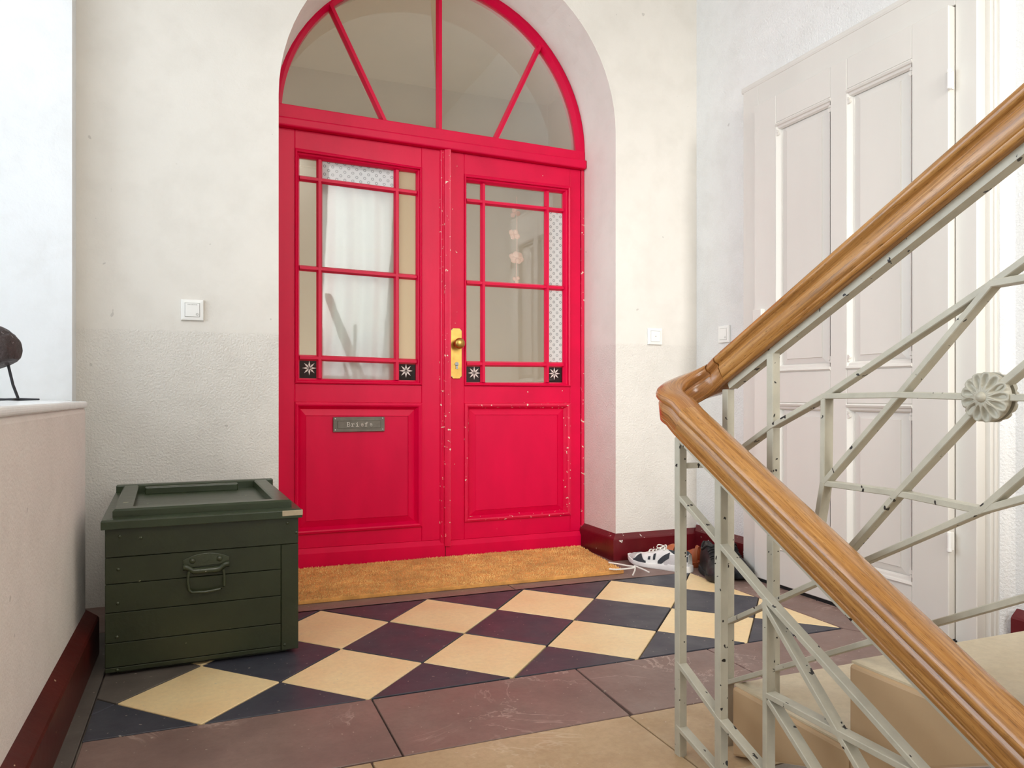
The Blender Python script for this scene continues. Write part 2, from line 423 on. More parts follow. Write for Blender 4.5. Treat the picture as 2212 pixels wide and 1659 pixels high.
# ------------------------------------------------------------------ floor: base, checker tiles, border slabs
LX = lambda i: -.005+.2045*i
LY = [2.003, 2.22, 2.438, 2.664, 2.899]
FX0, FX1, FY0, FY1 = -.262, 2.032, 2.006, 2.899
mb = MB(); mb.box((-.46, 1.335, -.22), (WXR+.02, 4.0, -.012))
floor = obj('floor', mb, M_GROUT, kind='structure')
def clip(poly, x0, x1, y0, y1):
    for ax, lim, sgn in ((0, x0, 1), (0, x1, -1), (1, y0, 1), (1, y1, -1)):
        out = []
        for k in range(len(poly)):
            a, b = poly[k], poly[(k+1) % len(poly)]
            ia = (a[ax]-lim)*sgn >= -1e-9; ib = (b[ax]-lim)*sgn >= -1e-9
            if ia: out.append(a)
            if ia != ib:
                t = (lim-a[ax])/(b[ax]-a[ax]); out.append((a[0]+(b[0]-a[0])*t, a[1]+(b[1]-a[1])*t))
        poly = out
        if len(poly) < 3: return []
    return poly
def inset(poly, d):
    c = (sum(p[0] for p in poly)/len(poly), sum(p[1] for p in poly)/len(poly)); out = []
    n = len(poly)
    for k in range(n):
        p0, p, p1 = (Vector((*poly[(k+q) % n], 0)) for q in (-1, 0, 1))
        e0 = (p-p0).normalized(); e1 = (p1-p).normalized(); n0 = Vector((-e0.y, e0.x, 0)); n1 = Vector((-e1.y, e1.x, 0))
        m = (n0+n1); m = m/max(m.length_squared/2, .4)
        q = p+m*d; out.append((q.x, q.y))
    return out
def ccw(poly):
    a = sum(poly[k][0]*poly[(k+1) % len(poly)][1]-poly[(k+1) % len(poly)][0]*poly[k][1] for k in range(len(poly)))
    return poly if a > 0 else poly[::-1]
def paver(name, poly, m, gap=.0022, z=0.0):
    poly = inset(ccw(poly), gap)
    zz = z+random.uniform(-.0012, .0008)
    return obj(name, MB().xy(poly, -.012, zz), m, floor, bevel=.0015, seg=1)
for j in range(0, 5):
    for i in range(-3, 12):
        if (i+j) % 2 == 0: continue
        yc = lambda q: LY[min(max(q, 0), 4)] + (-.22 if q < 0 else .22 if q > 4 else 0)
        poly = clip([(LX(i), yc(j-1)), (LX(i+1), yc(j)), (LX(i), yc(j+1)), (LX(i-1), yc(j))], FX0, FX1, FY0, FY1)
        if len(poly) < 3: continue
        a = abs(sum(poly[k][0]*poly[(k+1) % len(poly)][1]-poly[(k+1) % len(poly)][0]*poly[k][1] for k in range(len(poly))))/2
        if a < .0012: continue
        cream = (i % 2 == 0)
        paver('floor_tile', poly, M_TILE_C if (cream and i > -2) else (M_GREYB if (i, j) == (-1, 2) else M_TILE_B))
# brown sandstone border in front, along the right wall and before the mat
xs = [-.26, .411, 1.01, 1.472, 2.032]
for k in range(4):
    a0, a1 = xs[k], xs[k+1]
    p = [(a0+(.0 if k != 2 else -.012), 1.661), (a1+(-.018 if k == 1 else 0), 1.661), (a1, 2.003), (a0, 2.003)]
    if k == 3: p = [(a0, 1.661), (2.21, 1.661), (2.21, 1.70), (a1, 2.003), (a0, 2.003)]
    paver('border_slab', p, M_SLAB)
paver('border_slab', [(2.034, 2.003), (2.212, 1.70), (2.212, 2.315), (2.034, 2.315)], M_SLAB)
paver('border_slab', [(2.034, 2.315), (WXR, 2.315), (WXR, 3.26), (2.034, 3.26)], M_SLAB)
paver('border_slab', [(2.212, 1.335), (WXR, 1.335), (WXR, 2.315), (2.212, 2.315)], M_SLAB)
for a, b in ((-.44, .32), (.32, 1.19), (1.19, 2.034)):
    paver('border_slab', [(a, 2.901), (b, 2.901), (b, 3.3), (a, 3.3)], M_SLAB)
paver('border_slab', [(.2, 3.3), (1.9, 3.3), (1.9, 3.65), (.2, 3.65)], M_SLAB)
paver('border_slab', [(-.45, 1.345), (-.262, 1.345), (-.262, 2.90), (-.45, 2.90)], M_GREYB)
# buff slabs at the head of the stairs
xs = [-.26, .34, .985, 1.56, 2.212]
for k in range(4): paver('landing_slab', [(xs[k], 1.335), (xs[k+1], 1.335), (xs[k+1], 1.659), (xs[k], 1.659)], M_SLAB_C)

# ------------------------------------------------------------------ stairs: one flight up on the right, one down on the left
RISE, GO = .158, .33
up = empty('staircase', (1.7, 1.385, 0), 'flight of buff stone steps with tan painted sides rising along the right wall', 'stairs')
sof = lambda y: .24-(y-.8)*.5
for k in range(6):
    y1 = 1.385-GO*k; y0 = y1-GO; zt = RISE*(k+1)-.003
    xs0 = 1.085
    side = [(y1, max(0, sof(y1)) if k == 0 else max(-.001, sof(y1))), (y1, zt), (y0, zt), (y0, max(0, sof(y0)))]
    st = obj('step', MB().yz(side, xs0, WXR-.002), M_STEPTAN, up, bevel=.006)
    tr = MB().prism([(xs0+.008, y0, zt), (WXR-.004, y0, zt), (WXR-.004, y1+.002, zt), (xs0+.008, y1+.002, zt)], (0, 0, .004))
    obj('tread', tr, M_SLAB_S, st)
dn = empty('staircase', (.35, 1.33, -.9), 'flight of stone steps going down in front of the landing', 'stairs')
for k in range(5):
    y1 = 1.334-.31*k
    obj('step', MB().box((-.332, y1-.31, -.168*(k+1)-.2), (1.06, y1, -.168*(k+1))), M_SLAB_C, dn, bevel=.006)

# ================================================================== RED DOUBLE DOOR WITH FANLIGHT
cx = lambda px, y=DY: ONY(px, 850, y).x
class Row:
    def __init__(s, a, b, y=DY):
        p, q = ONY(*a, y), ONY(*b, y); s.x, s.z = p.x, p.z; s.k = (q.z-p.z)/(q.x-p.x)
    def __call__(s, x): return s.z+s.k*(x-s.x)
def band(mb, x0, x1, lo, hi, y0, y1):
    return mb.xz([(x0, lo(x0)), (x1, lo(x1)), (x1, hi(x1)), (x0, hi(x0))], y0, y1)
flat = lambda z: (lambda x: z)
door = empty('door_1', (OPC, DY, 0), kind='structure')
r_ttop = Row((601.3, 223.3), (1263.7, 329.8)); r_tmid = Row((601.3, 254), (1263.7, 350)); r_tbot = Row((601.3, 274), (1267, 369.4))
# fixed frame: transom and jamb posts
mb = MB()
band(mb, OPX0+.001, OPX1-.001, r_tmid, r_ttop, DY-.012, DY+.07)
fr = obj('transom', mb, M_RED, door, bevel=.004)
mb = MB(); mb.xz([(OPX0+.001, r_tbot(OPX0)), (OPX1-.001, r_tbot(OPX1)), (OPX1-.001, r_tmid(OPX1)), (OPX0+.001, r_tmid(OPX0))], DY-.034, DY+.02)
obj('drip_moulding', mb, M_RED, fr, bevel=.008, seg=3)
mb = MB(); mb.box((OPX1-.018, DY-.004, 0), (OPX1-.001, DY+.07, r_tbot(OPX1)))
obj('jamb_post', mb, M_REDCHIP, door, bevel=.002)
mb = MB(); mb.box((OPX0+.001, DY-.004, 0), (OPX0+.018, DY+.07, r_tbot(OPX0)))
obj('jamb_post', mb, M_REDCHIP, door, bevel=.002)

def leaf(name, x0, x1, pxo, pxi, rows, panel, field, muntv, munth, kick, rgap):
    """one glazed leaf. pxo/pxi outer and inner columns of the glazing moulding (px); rows: dict of Row"""
    ox0, ox1 = (cx(p) for p in pxo); ix0, ix1 = (cx(p) for p in pxi)
    y0, y1 = DY, DY+.045
    mb = MB()
    top = r_tbot
    bot = flat(.008)
    band(mb, x0, ox0, kick, top, y0, y1); band(mb, ox1, x1, kick, top, y0, y1)
    band(mb, ox0, ox1, rows['go_t'], top, y0+.0006, y1)
    band(mb, ox0, ox1, rows['po_t'], rows['go_b'], y0+.0006, y1)
    band(mb, ox0, ox1, kick, rows['po_b'], y0+.0006, y1)
    lf = obj(name, mb, M_REDFEW if rgap else M_RED, door, bevel=.0022, seg=1)
    # kick board with sloped top
    mb = MB()
    K = [(x, kick(x)) for x in (x0, x1)]
    mb.add([(x0, y0-.016, .008), (x1, y0-.016, .008), (x1, y0-.016, K[1][1]-.022), (x0, y0-.016, K[0][1]-.022), (x0, y0, K[0][1]), (x1, y0, K[1][1]), (x0, y1, K[0][1]), (x1, y1, K[1][1]), (x0, y1, .008), (x1, y1, .008)],
           [(0, 1, 2, 3), (3, 2, 5, 4), (4, 5, 7, 6), (6, 7, 9, 8), (8, 9, 1, 0), (0, 3, 4, 6, 8), (1, 9, 7, 5, 2)])
    obj('kick_board', mb, M_RED, lf)
    to3 = lambda a, b, d: (a, y0+d, b)
    Q = lambda xa, xb, lo, hi: [(xa, lo(xa)), (xb, lo(xb)), (xb, hi(xb)), (xa, hi(xa))]
    mb = MB().frame(Q(ox0, ox1, rows['go_b'], rows['go_t']), Q(ix0, ix1, rows['gi_b'], rows['gi_t']),
                    [(-.04, .004), (0, -.008), (.22, -.012), (.42, -.010), (.46, .002), (.55, .001), (.72, .004), (1.0, .020), (1.0, .034)], to3, False)
    obj('glazing_moulding', mb, M_RED, lf)
    # lower panel: bolection moulding, bevel, flat field
    fx0, fx1 = cx(field[0]), cx(field[1])
    po = Q(ox0, ox1, rows['po_b'], rows['po_t']); fo = Q(fx0, fx1, rows['f_b'], rows['f_t'])
    mb = MB().frame(po, fo, [(-.03, .004), (0, -.010), (.16, -.014), (.26, -.011), (.34, -.002), (.40, .004), (.48, .012)], to3, False)
    obj('panel_moulding', mb, M_REDCHIP if name == 'door_leaf' and rgap else M_RED, lf)
    mb = MB().frame(po, fo, [(.46, .014), (.94, .004), (.97, .002), (.975, .0055), (1.0, .0055)], to3, True)
    obj('panel', mb, M_RED, lf)
    # glazing bars, then panes with their own glass
    vx = [cx(p) for p in muntv]; hr = munth; W = .0135
    def vbar(x, lo, hi):
        mb = MB()
        prof = [(-W, .026), (-W*.45, .008), (W*.45, .008), (W, .026), (W*.6, .04), (-W*.6, .04)]
        mb.grid([[(x+a, y0+d, lo(x)) for a, d in prof], [(x+a, y0+d, hi(x)) for a, d in prof]], True, True); return mb
    for x in vx: obj('glazing_bar', vbar(x, rows['gi_b'], rows['gi_t']), M_RED, lf)
    cols = [ix0]+vx+[ix1]
    for h in hr:
        for c in range(3):
            xa, xb = cols[c]+(W*.3 if c else 0), cols[c+1]-(W*.3 if c < 2 else 0)
            prof = [(-W, .027), (-W*.45, .0095), (W*.45, .0095), (W, .027), (W*.6, .04), (-W*.6, .04)]
            mb = MB(); mb.grid([[(xa, y0+d, h(xa)+a) for a, d in prof], [(xb, y0+d, h(xb)+a) for a, d in prof]], True, True)
            obj('glazing_bar', mb, M_RED, lf)
    rws = [rows['gi_b']]+hr[::-1]+[rows['gi_t']]
    for r in range(4):
        for c in range(3):
            xa, xb = cols[c], cols[c+1]
            m = M_GLASS; nm = 'pane'
            if r == 0 and c != 1: m = M_GLASS_RED
            if not rgap and c == 1: m = M_GLASS_DULL
            if rgap and c == 2 and r in (1, 2): m = M_GLASS_FILM
            if not rgap and c == 1 and r == 3: m = M_GLASS_FILM
            if not rgap and c == 2 and r > 0: m = M_GLASS_CREAM
            mb = MB(); mb.xz([(xa, rws[r](xa)), (xb, rws[r](xb)), (xb, rws[r+1](xb)), (xa, rws[r+1](xa))], y0+.029, y0+.032)
            obj(nm, mb, m, lf)
            if m is M_GLASS_RED:       # etched eight-petal star and a dark backing board
                xm = (xa+xb)/2; zm = (rws[0](xm)+rws[1](xm))/2
                mb = MB(); R0 = .033
                for q in range(8):
                    a = q*math.pi/4+math.pi/2; d = Vector((math.cos(a), 0, math.sin(a))); n_ = Vector((-math.sin(a), 0, math.cos(a)))
                    c0 = Vector((xm, y0+.0275, zm))
                    mb.prism([c0+d*.003, c0+d*R0*.45-n_*.0042, c0+d*R0, c0+d*R0*.45+n_*.0042], (0, .0012, 0))
                obj('etched_star', mb, M_ETCH, lf)
                obj('pane_backing', MB().box((xa, y0+.034, rws[0](xm)), (xb, y0+.037, rws[1](xm))), mat('ruby_backing', srgb(64, 8, 18), .5, .5, 40), lf)
    return lf
LR = dict(go_t=Row((637, 320), (912, 363)), go_b=Row((636, 828), (910, 832)), gi_t=Row((648, 338), (901, 371)), gi_b=Row((648, 816.5), (901, 821.5)),
          po_t=Row((636, 868.7), (910, 871)), po_b=Row((636, 1155.4), (910, 1136.7)), f_t=Row((662, 899), (881, 900)), f_b=Row((662, 1125.6), (881, 1113)))
RR = dict(go_t=Row((1003, 376.2), (1233, 403.7)), go_b=Row((1002, 833), (1231, 835)), gi_t=Row((1010, 391.5), (1219, 415.5)), gi_b=Row((1010, 825.3), (1219, 826)),
          po_t=Row((1003.7, 872), (1229, 871)), po_b=Row((1003.7, 1127), (1229, 1112)), f_t=Row((1028, 897), (1204, 897)), f_b=Row((1028, 1102), (1204, 1090)))
kickL = Row((648.8, 1186), (943.6, 1167)); kickR = Row((966, 1168), (1258, 1146))
XM = cx(960)
lfL = leaf('door_leaf', OPX0+.02, XM-.002, (637, 911), (648, 901), LR, None, (662, 881), (691.5, 859), [Row((648, 381.5), (901, 414.5)), Row((648, 576.5), (901, 597.5)), Row((648, 771.7), (901, 781))], kickL, False)
lfR = leaf('door_leaf', XM+.002, OPX1-.021, (1003, 1232), (1010, 1219.5), RR, None, (1028, 1204), (1046.5, 1185), [Row((1010, 431), (1219, 452.9)), Row((1010, 609), (1219, 621.5)), Row((1010, 785.4), (1219, 787.6))], kickR, True)
# astragal on the left leaf covering the joint
xa, xb = cx(949), cx(971); zb = ONY(960, 1178, DY).z
prof = [(xa, .002), (xa+.004, -.008), (xa+.010, -.012), (xa+.015, -.010), (xa+.019, -.010), (xa+.021, -.022), (xb-.014, -.032), (xb-.004, -.034), (xb, -.026), (xb, .002)]
mb = MB().grid([[(x, DY+d, zb) for x, d in prof], [(x, DY+d, r_tbot(x)-.001) for x, d in prof]], True, True)
obj('astragal', mb, M_REDCHIP, lfL, smooth=35)
# letter plate with its raised word
pc = ONY(775.5, 916.5, DY); pw = (cx(831)-cx(720))/2; ph = .0345
plate_y = DY-.0005
mb = MB().box((pc.x-pw, plate_y-.006, pc.z-ph), (pc.x+pw, plate_y+.006, pc.z+ph))
obj('letter_plate', mb, M_PEWTER, lfL, bevel=.002)
mb = MB().frame([(pc.x-pw*.84, pc.z-ph*.52), (pc.x+pw*.86, pc.z-ph*.52), (pc.x+pw*.86, pc.z+ph*.5), (pc.x-pw*.84, pc.z+ph*.5)],
                [(pc.x-pw*.82, pc.z-ph*.46), (pc.x+pw*.84, pc.z-ph*.46), (pc.x+pw*.84, pc.z+ph*.44), (pc.x-pw*.82, pc.z+ph*.44)],
                [(0, -.0058), (.3, -.0085), (.7, -.0085), (1, -.0066)], lambda a, b, d: (a, plate_y+d, b))
obj('letter_flap', mb, M_PEWTER, lfL)
mb = MB()
for sx in (-.92, .92):
    for sz in (-.75, .75): mb.lathe((pc.x+pw*sx, plate_y-.006, pc.z+ph*sz), (0, -1, 0), [(0, .004), (.0015, .0036), (.002, .001)], 10)
obj('plate_screws', mb, M_STEEL, lfL)
STK = {'B': [[(0, 0), (0, 1)], [(-.12, 0), (.4, 0), (.58, .12), (.58, .38), (.4, .5), (0, .5)], [(-.12, 1), (.36, 1), (.5, .88), (.5, .62), (.36, .5)]],
       'r': [[(-.15, 0), (.3, 0)], [(.08, 0), (.08, .66)], [(-.12, .66), (.08, .66)], [(.08, .45), (.3, .64), (.5, .66), (.56, .54)]],
       'i': [[(-.1, 0), (.5, 0)], [(.2, 0), (.2, .66)], [(-.02, .66), (.2, .66)], [(.17, .92), (.23, .92)]],
       'e': [[(0, .36), (.56, .36), (.52, .56), (.38, .67), (.18, .67), (.03, .52), (0, .3), (.08, .1), (.26, 0), (.45, .03), (.55, .14)]],
       'f': [[(-.12, 0), (.34, 0)], [(.1, 0), (.1, .8), (.22, .98), (.42, 1), (.54, .9)], [(-.12, .62), (.4, .62)]]}
mb = MB(); hh = .0185; x = pc.x-.0315*pw/.1265*1.0-.014
xpos = ONY(750, 917, DY).x; step = (ONY(803, 917, DY).x-xpos-.010)/5
for k, chq in enumerate('Briefe'):
    for st in STK[chq]:
        for (ax, az), (bx, bz) in zip(st[:-1], st[1:]):
            s_ = hh*(1.0 if chq != 'B' else 1.0)
            p = Vector((xpos+step*k+ax*s_, plate_y-.0074, pc.z-.009+az*hh)); q = Vector((xpos+step*k+bx*s_, plate_y-.0074, pc.z-.009+bz*hh))
            t_ = (q-p).normalized(); n_ = Vector((-t_.z, 0, t_.x))*.0013; p -= t_*.001; q += t_*.001
            mb.prism([p+n_, q+n_, q-n_, p-n_], (0, -.0016, 0))
obj('raised_lettering', mb, M_LETTER, lfL)
# brass long plate, knob, cylinder on the right leaf
hx0, hx1 = cx(973), cx(997); hz0 = ONY(985, 818, DY).z; hz1 = ONY(985, 709, DY).z; hm = (hx0+hx1)/2
out = []
for sx, sz in ((-1, -1), (1, -1), (1, 1), (-1, 1)):
    cxx = hx0 if sx < 0 else hx1; czz = hz0 if sz < 0 else hz1; c1 = .010
    e = [(cxx, czz-sz*c1), (cxx-sx*c1*.35, czz-sz*c1*.9), (cxx-sx*c1*.8, czz-sz*c1*.35), (cxx-sx*c1, czz)]
    out += e if sx*sz > 0 else e[::-1]
mb = MB().xz(out, DY-.006, DY+.001); obj('handle_plate', mb, M_BRASS, lfR, bevel=.0015)
kz = ONY(985, 743, DY).z; khz = ONY(985, 789, DY).z
obj('door_knob', MB().lathe((hm+.002, DY-.006, kz), (0, -1, 0), [(0, .018), (.004, .018), (.007, .013), (.018, .010), (.024, .013), (.030, .021), (.040, .0265), (.050, .026), (.058, .020), (.062, .010), (.063, .001)], 28), M_BRASS, lfR, smooth=60)
obj('lock_cylinder', MB().lathe((hm+.002, DY-.006, khz+.006), (0, -1, 0), [(0, .010), (.003, .010), (.0035, .009)], 20).box((hm-.003, DY-.0095, khz-.018), (hm+.007, DY-.005, khz)), M_STEEL, lfR)
obj('keyhole', MB().box((hm+.0015, DY-.0102, khz+.001), (hm+.003, DY-.0085, khz+.011)), M_GAPSHADE, lfR)
mb = MB()
for sx in (hx0+.007, hx1-.007):
    for sz in (hz0+.009, hz1-.009): mb.lathe((sx, DY-.006, sz), (0, -1, 0), [(0, .0028), (.0012, .0024), (.0016, .0005)], 8)
obj('plate_screws', mb, M_STEEL, lfR)
# fanlight: arched frame, three bars, four panes
AR = [(x, z) for x, z in arch(2.062, 2.060, 48, OPX0+.001, OPX1-.001)]
zc = lambda x: r_ttop(x)
ain = [(OPC+(x-OPC)*(1-.041/OPR), 2.061+(z-2.061)*(1-.041/OPR)) for x, z in AR]
mb = MB()
for k in range(len(AR)-1):
    o0, o1, i0, i1 = AR[k], AR[k+1], ain[k], ain[k+1]
    if max(o0[1], o1[1]) < 2.05: pass
    rows = []
    for o_, i_ in ((o0, i0), (o1, i1)):
        mid = (o_[0]*.35+i_[0]*.65, o_[1]*.35+i_[1]*.65)
        rows.append([(o_[0], DY+.06, o_[1]), (o_[0], DY-.008, o_[1]), (mid[0], DY-.010, mid[1]), (i_[0], DY+.014, i_[1]), (i_[0], DY+.06, i_[1])])
    mb.grid(rows, True)
fan = obj('fanlight_frame', mb, M_RED, door, smooth=30)
def fbar(p, q, wdt=.015):
    p = Vector((p[0], DY, p[1])); q = Vector((q[0], DY, q[1])); t_ = (q-p).normalized(); n_ = Vector((-t_.z, 0, t_.x))
    prof = [(-wdt, .022), (-wdt*.5, -.004), (wdt*.5, -.004), (wdt, .022), (wdt*.7, .045), (-wdt*.7, .045)]
    return MB().grid([[p+n_*a+Vector((0, d, 0)) for a, d in prof], [q+n_*a+Vector((0, d, 0)) for a, d in prof]], True, True)
B0, B1 = (.803, 2.09), (.530, 2.632); C0, C1 = (1.358, 2.075), (1.614, 2.612)
obj('glazing_bar', fbar((1.070, 2.06), (1.070, 2.81)), M_RED, fan)
obj('glazing_bar', fbar(B0, B1), M_RED, fan); obj('glazing_bar', fbar(C0, C1), M_RED, fan)
def fpane(bot, x_lo, x_hi, side_l, side_r):
    arc = [p for p in ain if x_lo <= p[0] <= x_hi and p[1] > r_ttop(p[0])-.005]
    pts = bot+([side_r] if side_r else [])+arc[::-1]+([side_l] if side_l else [])
    return MB().xz(pts, DY+.026, DY+.029)
bz = lambda x: r_ttop(x)-.01
obj('pane', fpane([(ain[0][0], bz(.3)), (B0[0], bz(B0[0]))], .0, B1[0], None, B1), M_GLASS, fan)
obj('pane', fpane([(B0[0], bz(B0[0])), (1.07, bz(1.07))], B1[0], 1.07, B1, None), M_GLASS, fan)
obj('pane', fpane([(1.07, bz(1.07)), (C0[0], bz(C0[0]))], 1.07, C1[0], None, C1), M_GLASS, fan)
obj('pane', fpane([(C0[0], bz(C0[0])), (ain[-1][0], bz(1.85))], C1[0], 3, C1, None), M_GLASS, fan)

# ------------------------------------------------------------------ hall behind the red door
mb = MB()
mb.box((-.62, WY+.38, 0), (-.5, 6.4, 3.5)); mb.box((2.9, WY+.38, 0), (3.0, 6.4, 3.5)); mb.box((-.62, 6.3, 0), (3.0, 6.4, 3.5))
obj('wall_hall', mb, M_ROOMWALL, kind='structure')
obj('ceiling_hall', MB().box((-.62, WY+.38, 3.42), (3.0, 6.4, 3.5)), M_ROOMWALL, kind='structure')
obj('floor_hall', MB().box((-.62, 3.66, -.1), (3.0, 6.4, -.002)), M_SLAB_C, kind='structure')
mb = MB()
mb.box((-.5, 6.26, 2.62), (2.9, 6.3, 2.72)); mb.box((-.5, 3.8, 2.62), (-.46, 6.3, 2.72))
mb.box((.28, 6.22, 0), (.62, 6.3, 2.62)); 
obj('trim_hall', mb, M_ROOMTRIM, kind='structure', bevel=.01)
# curtain behind the left leaf
rows = []
for z in np.linspace(.80, 1.97, 14):
    rows.append([(x, 3.672+.014*math.sin((x-.5)*70+math.sin(z*3))+.006*math.sin((x-.5)*23), z) for x in np.linspace(.515, .885, 60)])
cu = empty('door_curtain', (.70, 3.67, .80), 'white gathered curtain hanging behind the left leaf of the red door', 'curtain')
mbx = MB().grid(rows); cm = obj('curtain_fabric', mbx, M_CURTAIN, cu, smooth=80)
sm = cm.modifiers.new('thick', 'SOLIDIFY'); sm.thickness = .0015
obj('curtain_rod', MB().tube([(.49, 3.672, 1.975), (.91, 3.672, 1.975)], .006, 10), M_BRASS, cu)
# garland of petals behind the right leaf
ga = empty('petal_garland', (1.50, 3.70, 1.25), 'string of pale pink paper petals hanging behind the right leaf', 'garland')
gx = lambda px: cx(px, 3.70)
obj('string', MB().tube([(gx(1116), 3.70, ONY(1116, 425, 3.7).z), (gx(1117), 3.70, ONY(1117, 520, 3.7).z), (gx(1115), 3.702, ONY(1115, 612, 3.7).z)], .0016, 6), M_PETAL, ga)
for (px, py, n_, s_) in ((1112, 460, 3, .032), (1110, 507, 4, .036), (1116, 557, 6, .042), (1115, 604, 3, .024)):
    c = ONY(px, py, 3.70)
    for q in range(n_):
        a = q*2*math.pi/n_+px; d = Vector((math.cos(a), random.uniform(-.3, .3), math.sin(a)*.8)); u = d.cross(Vector((0, 1, 0))).normalized()
        mb = MB(); rws_ = []
        for t_ in (0, .35, .7, 1):
            wd = (.25, .9, 1, .35)[int(t_*3+.01)]*s_*.42
            rws_.append([c+d*s_*t_+u*wd*k_+Vector((0, -.006*abs(k_)*t_, 0)) for k_ in (-1, -.3, .3, 1)])
        po_ = obj('petal', mb.grid(rws_), M_PETAL, ga, smooth=60)
        po_.modifiers.new('thick', 'SOLIDIFY').thickness = .001

# ================================================================== WHITE PANELLED DOOR IN THE RIGHT WALL
XL, XF = 2.21, 2.236
d2 = empty('door_2', (2.28, 2.2, 0), kind='structure')
FYa, FYb, FZt = 1.665, 2.777, 2.167; LYa, LYb, LZt = 1.742, 2.672, 2.048
mb = MB()
mb.box((XF, FYa, 0), (WXR+.01, LYa-.003, FZt)); mb.box((XF, LYb+.004, 0), (WXR+.01, FYb, FZt)); mb.box((XF, LYa-.003, LZt+.004), (WXR+.01, LYb+.004, FZt))
cs = obj('door_casing', mb, M_CREAMDOOR, d2, bevel=.002, seg=1)
mb = MB(); mb.box((2.274, 1.648, 0), (WXR+.01, FYa+.001, FZt+.012)); mb.box((2.286, 1.641, 0), (WXR+.01, 1.649, FZt+.018))
mb.lathe((2.304, 1.640, 0), (0, 0, 1), [(0, .008), (FZt, .008)], 12)
obj('casing_edge', mb, M_CREAMDOOR, cs, bevel=.0015, seg=1)
mb = MB(); mb.prism([(XF-.001, FYa, FZt-.022), (XF-.003, FYa, FZt-.012), (XF-.002, FYa, FZt+.002), (WXR, FYa, FZt+.006), (WXR, FYa, FZt-.022)], (0, FYb-FYa+.01, 0))
obj('casing_head', mb, M_CREAMDOOR, cs, bevel=.002, seg=1)
PAN = [(2.241, 2.537, .893, 1.932), (1.880, 2.160, .893, 1.932), (2.241, 2.537, .155, .768), (1.880, 2.160, .155, .768)]
mb = MB(); ZB = .014
for (ya, yb) in ((LYa, 1.880), (2.160, 2.241), (2.537, LYb)): mb.box((XL, ya, ZB), (XF+.016, yb, LZt))
for (ya, yb) in ((1.880, 2.160), (2.241, 2.537)):
    for (za, zb_) in ((ZB, .155), (.768, .893), (1.932, LZt)): mb.box((XL+.0005, ya, za), (XF+.016, yb, zb_))
lf2 = obj('door_leaf', mb, M_CREAMDOOR, d2, bevel=.0025, seg=1)
to3x = lambda a, b, d: (XL+d, a, b)
for ya, yb, za, zb_ in PAN:
    q = lambda i: [(ya+i, za+i), (yb-i, za+i), (yb-i, zb_-i), (ya+i, zb_-i)]
    mb = MB().frame(q(0), q(.056), [(0, 0), (.30, .016), (.36, .016), (.40, .019), (.93, .014), (.96, .0105), (1, .0105)], to3x)
    obj('panel', mb, M_CREAMDOOR, lf2)
    # moulded bars closing the chamfers at head and foot, with little scrolled stops
    mb = MB()
    for z_, sg in ((zb_, -1), (za, 1)):
        mb.prism([(XL+.001, ya-.002, z_), (XL-.004, ya-.002, z_+sg*.006), (XL-.001, ya-.002, z_+sg*.013), (XL+.004, ya-.002, z_+sg*.016), (XL+.006, ya-.002, z_+sg*.024), (XL+.014, ya-.002, z_+sg*.03), (XL+.02, ya-.002, z_)], (0, yb-ya+.004, 0))
    obj('panel_bar', mb, M_CREAMDOOR, lf2)
    mb = MB()
    for y_, sy in ((ya, 1), (yb, -1)):
        for z_, sg in ((zb_, -1), (za, 1)):
            mb.lathe((XL+.001, y_+sy*.004, z_+sg*.047), (1, 0, 0), [(0, .009), (.016, .009)], 12)
            mb.lathe((XL+.001, y_+sy*.003, z_+sg*.034), (1, 0, 0), [(0, .006), (.016, .006)], 10)
    obj('chamfer_stop', mb, M_CREAMDOOR, lf2)
for zh in (ONX(2060, 168, XL).z, ONX(2050, 1170, XL).z):
    mb = MB().lathe((XL-.004, LYa-.006, zh-.033), (0, 0, 1), [(0, .004), (.003, .0075), (.012, .0075), (.0121, .0068), (.054, .0068), (.0541, .0078), (.063, .0078), (.066, .003)], 14)
    mb.box((XL-.001, LYa-.004, zh-.028), (XL+.02, LYa+.001, zh+.028))
    obj('hinge', mb, M_PLASTIC, lf2, smooth=40)
obj('rim_lock', MB().box((XL-.02, 2.605, .95), (XL+.001, 2.66, 1.165)), M_CREAMDOOR, lf2, bevel=.003)
obj('threshold_shade', MB().box((XL+.006, LYa-.01, -.006), (XF+.03, LYb+.004, ZB)), M_GAPSHADE, d2)  # solid black strip painting the shade under the leaf

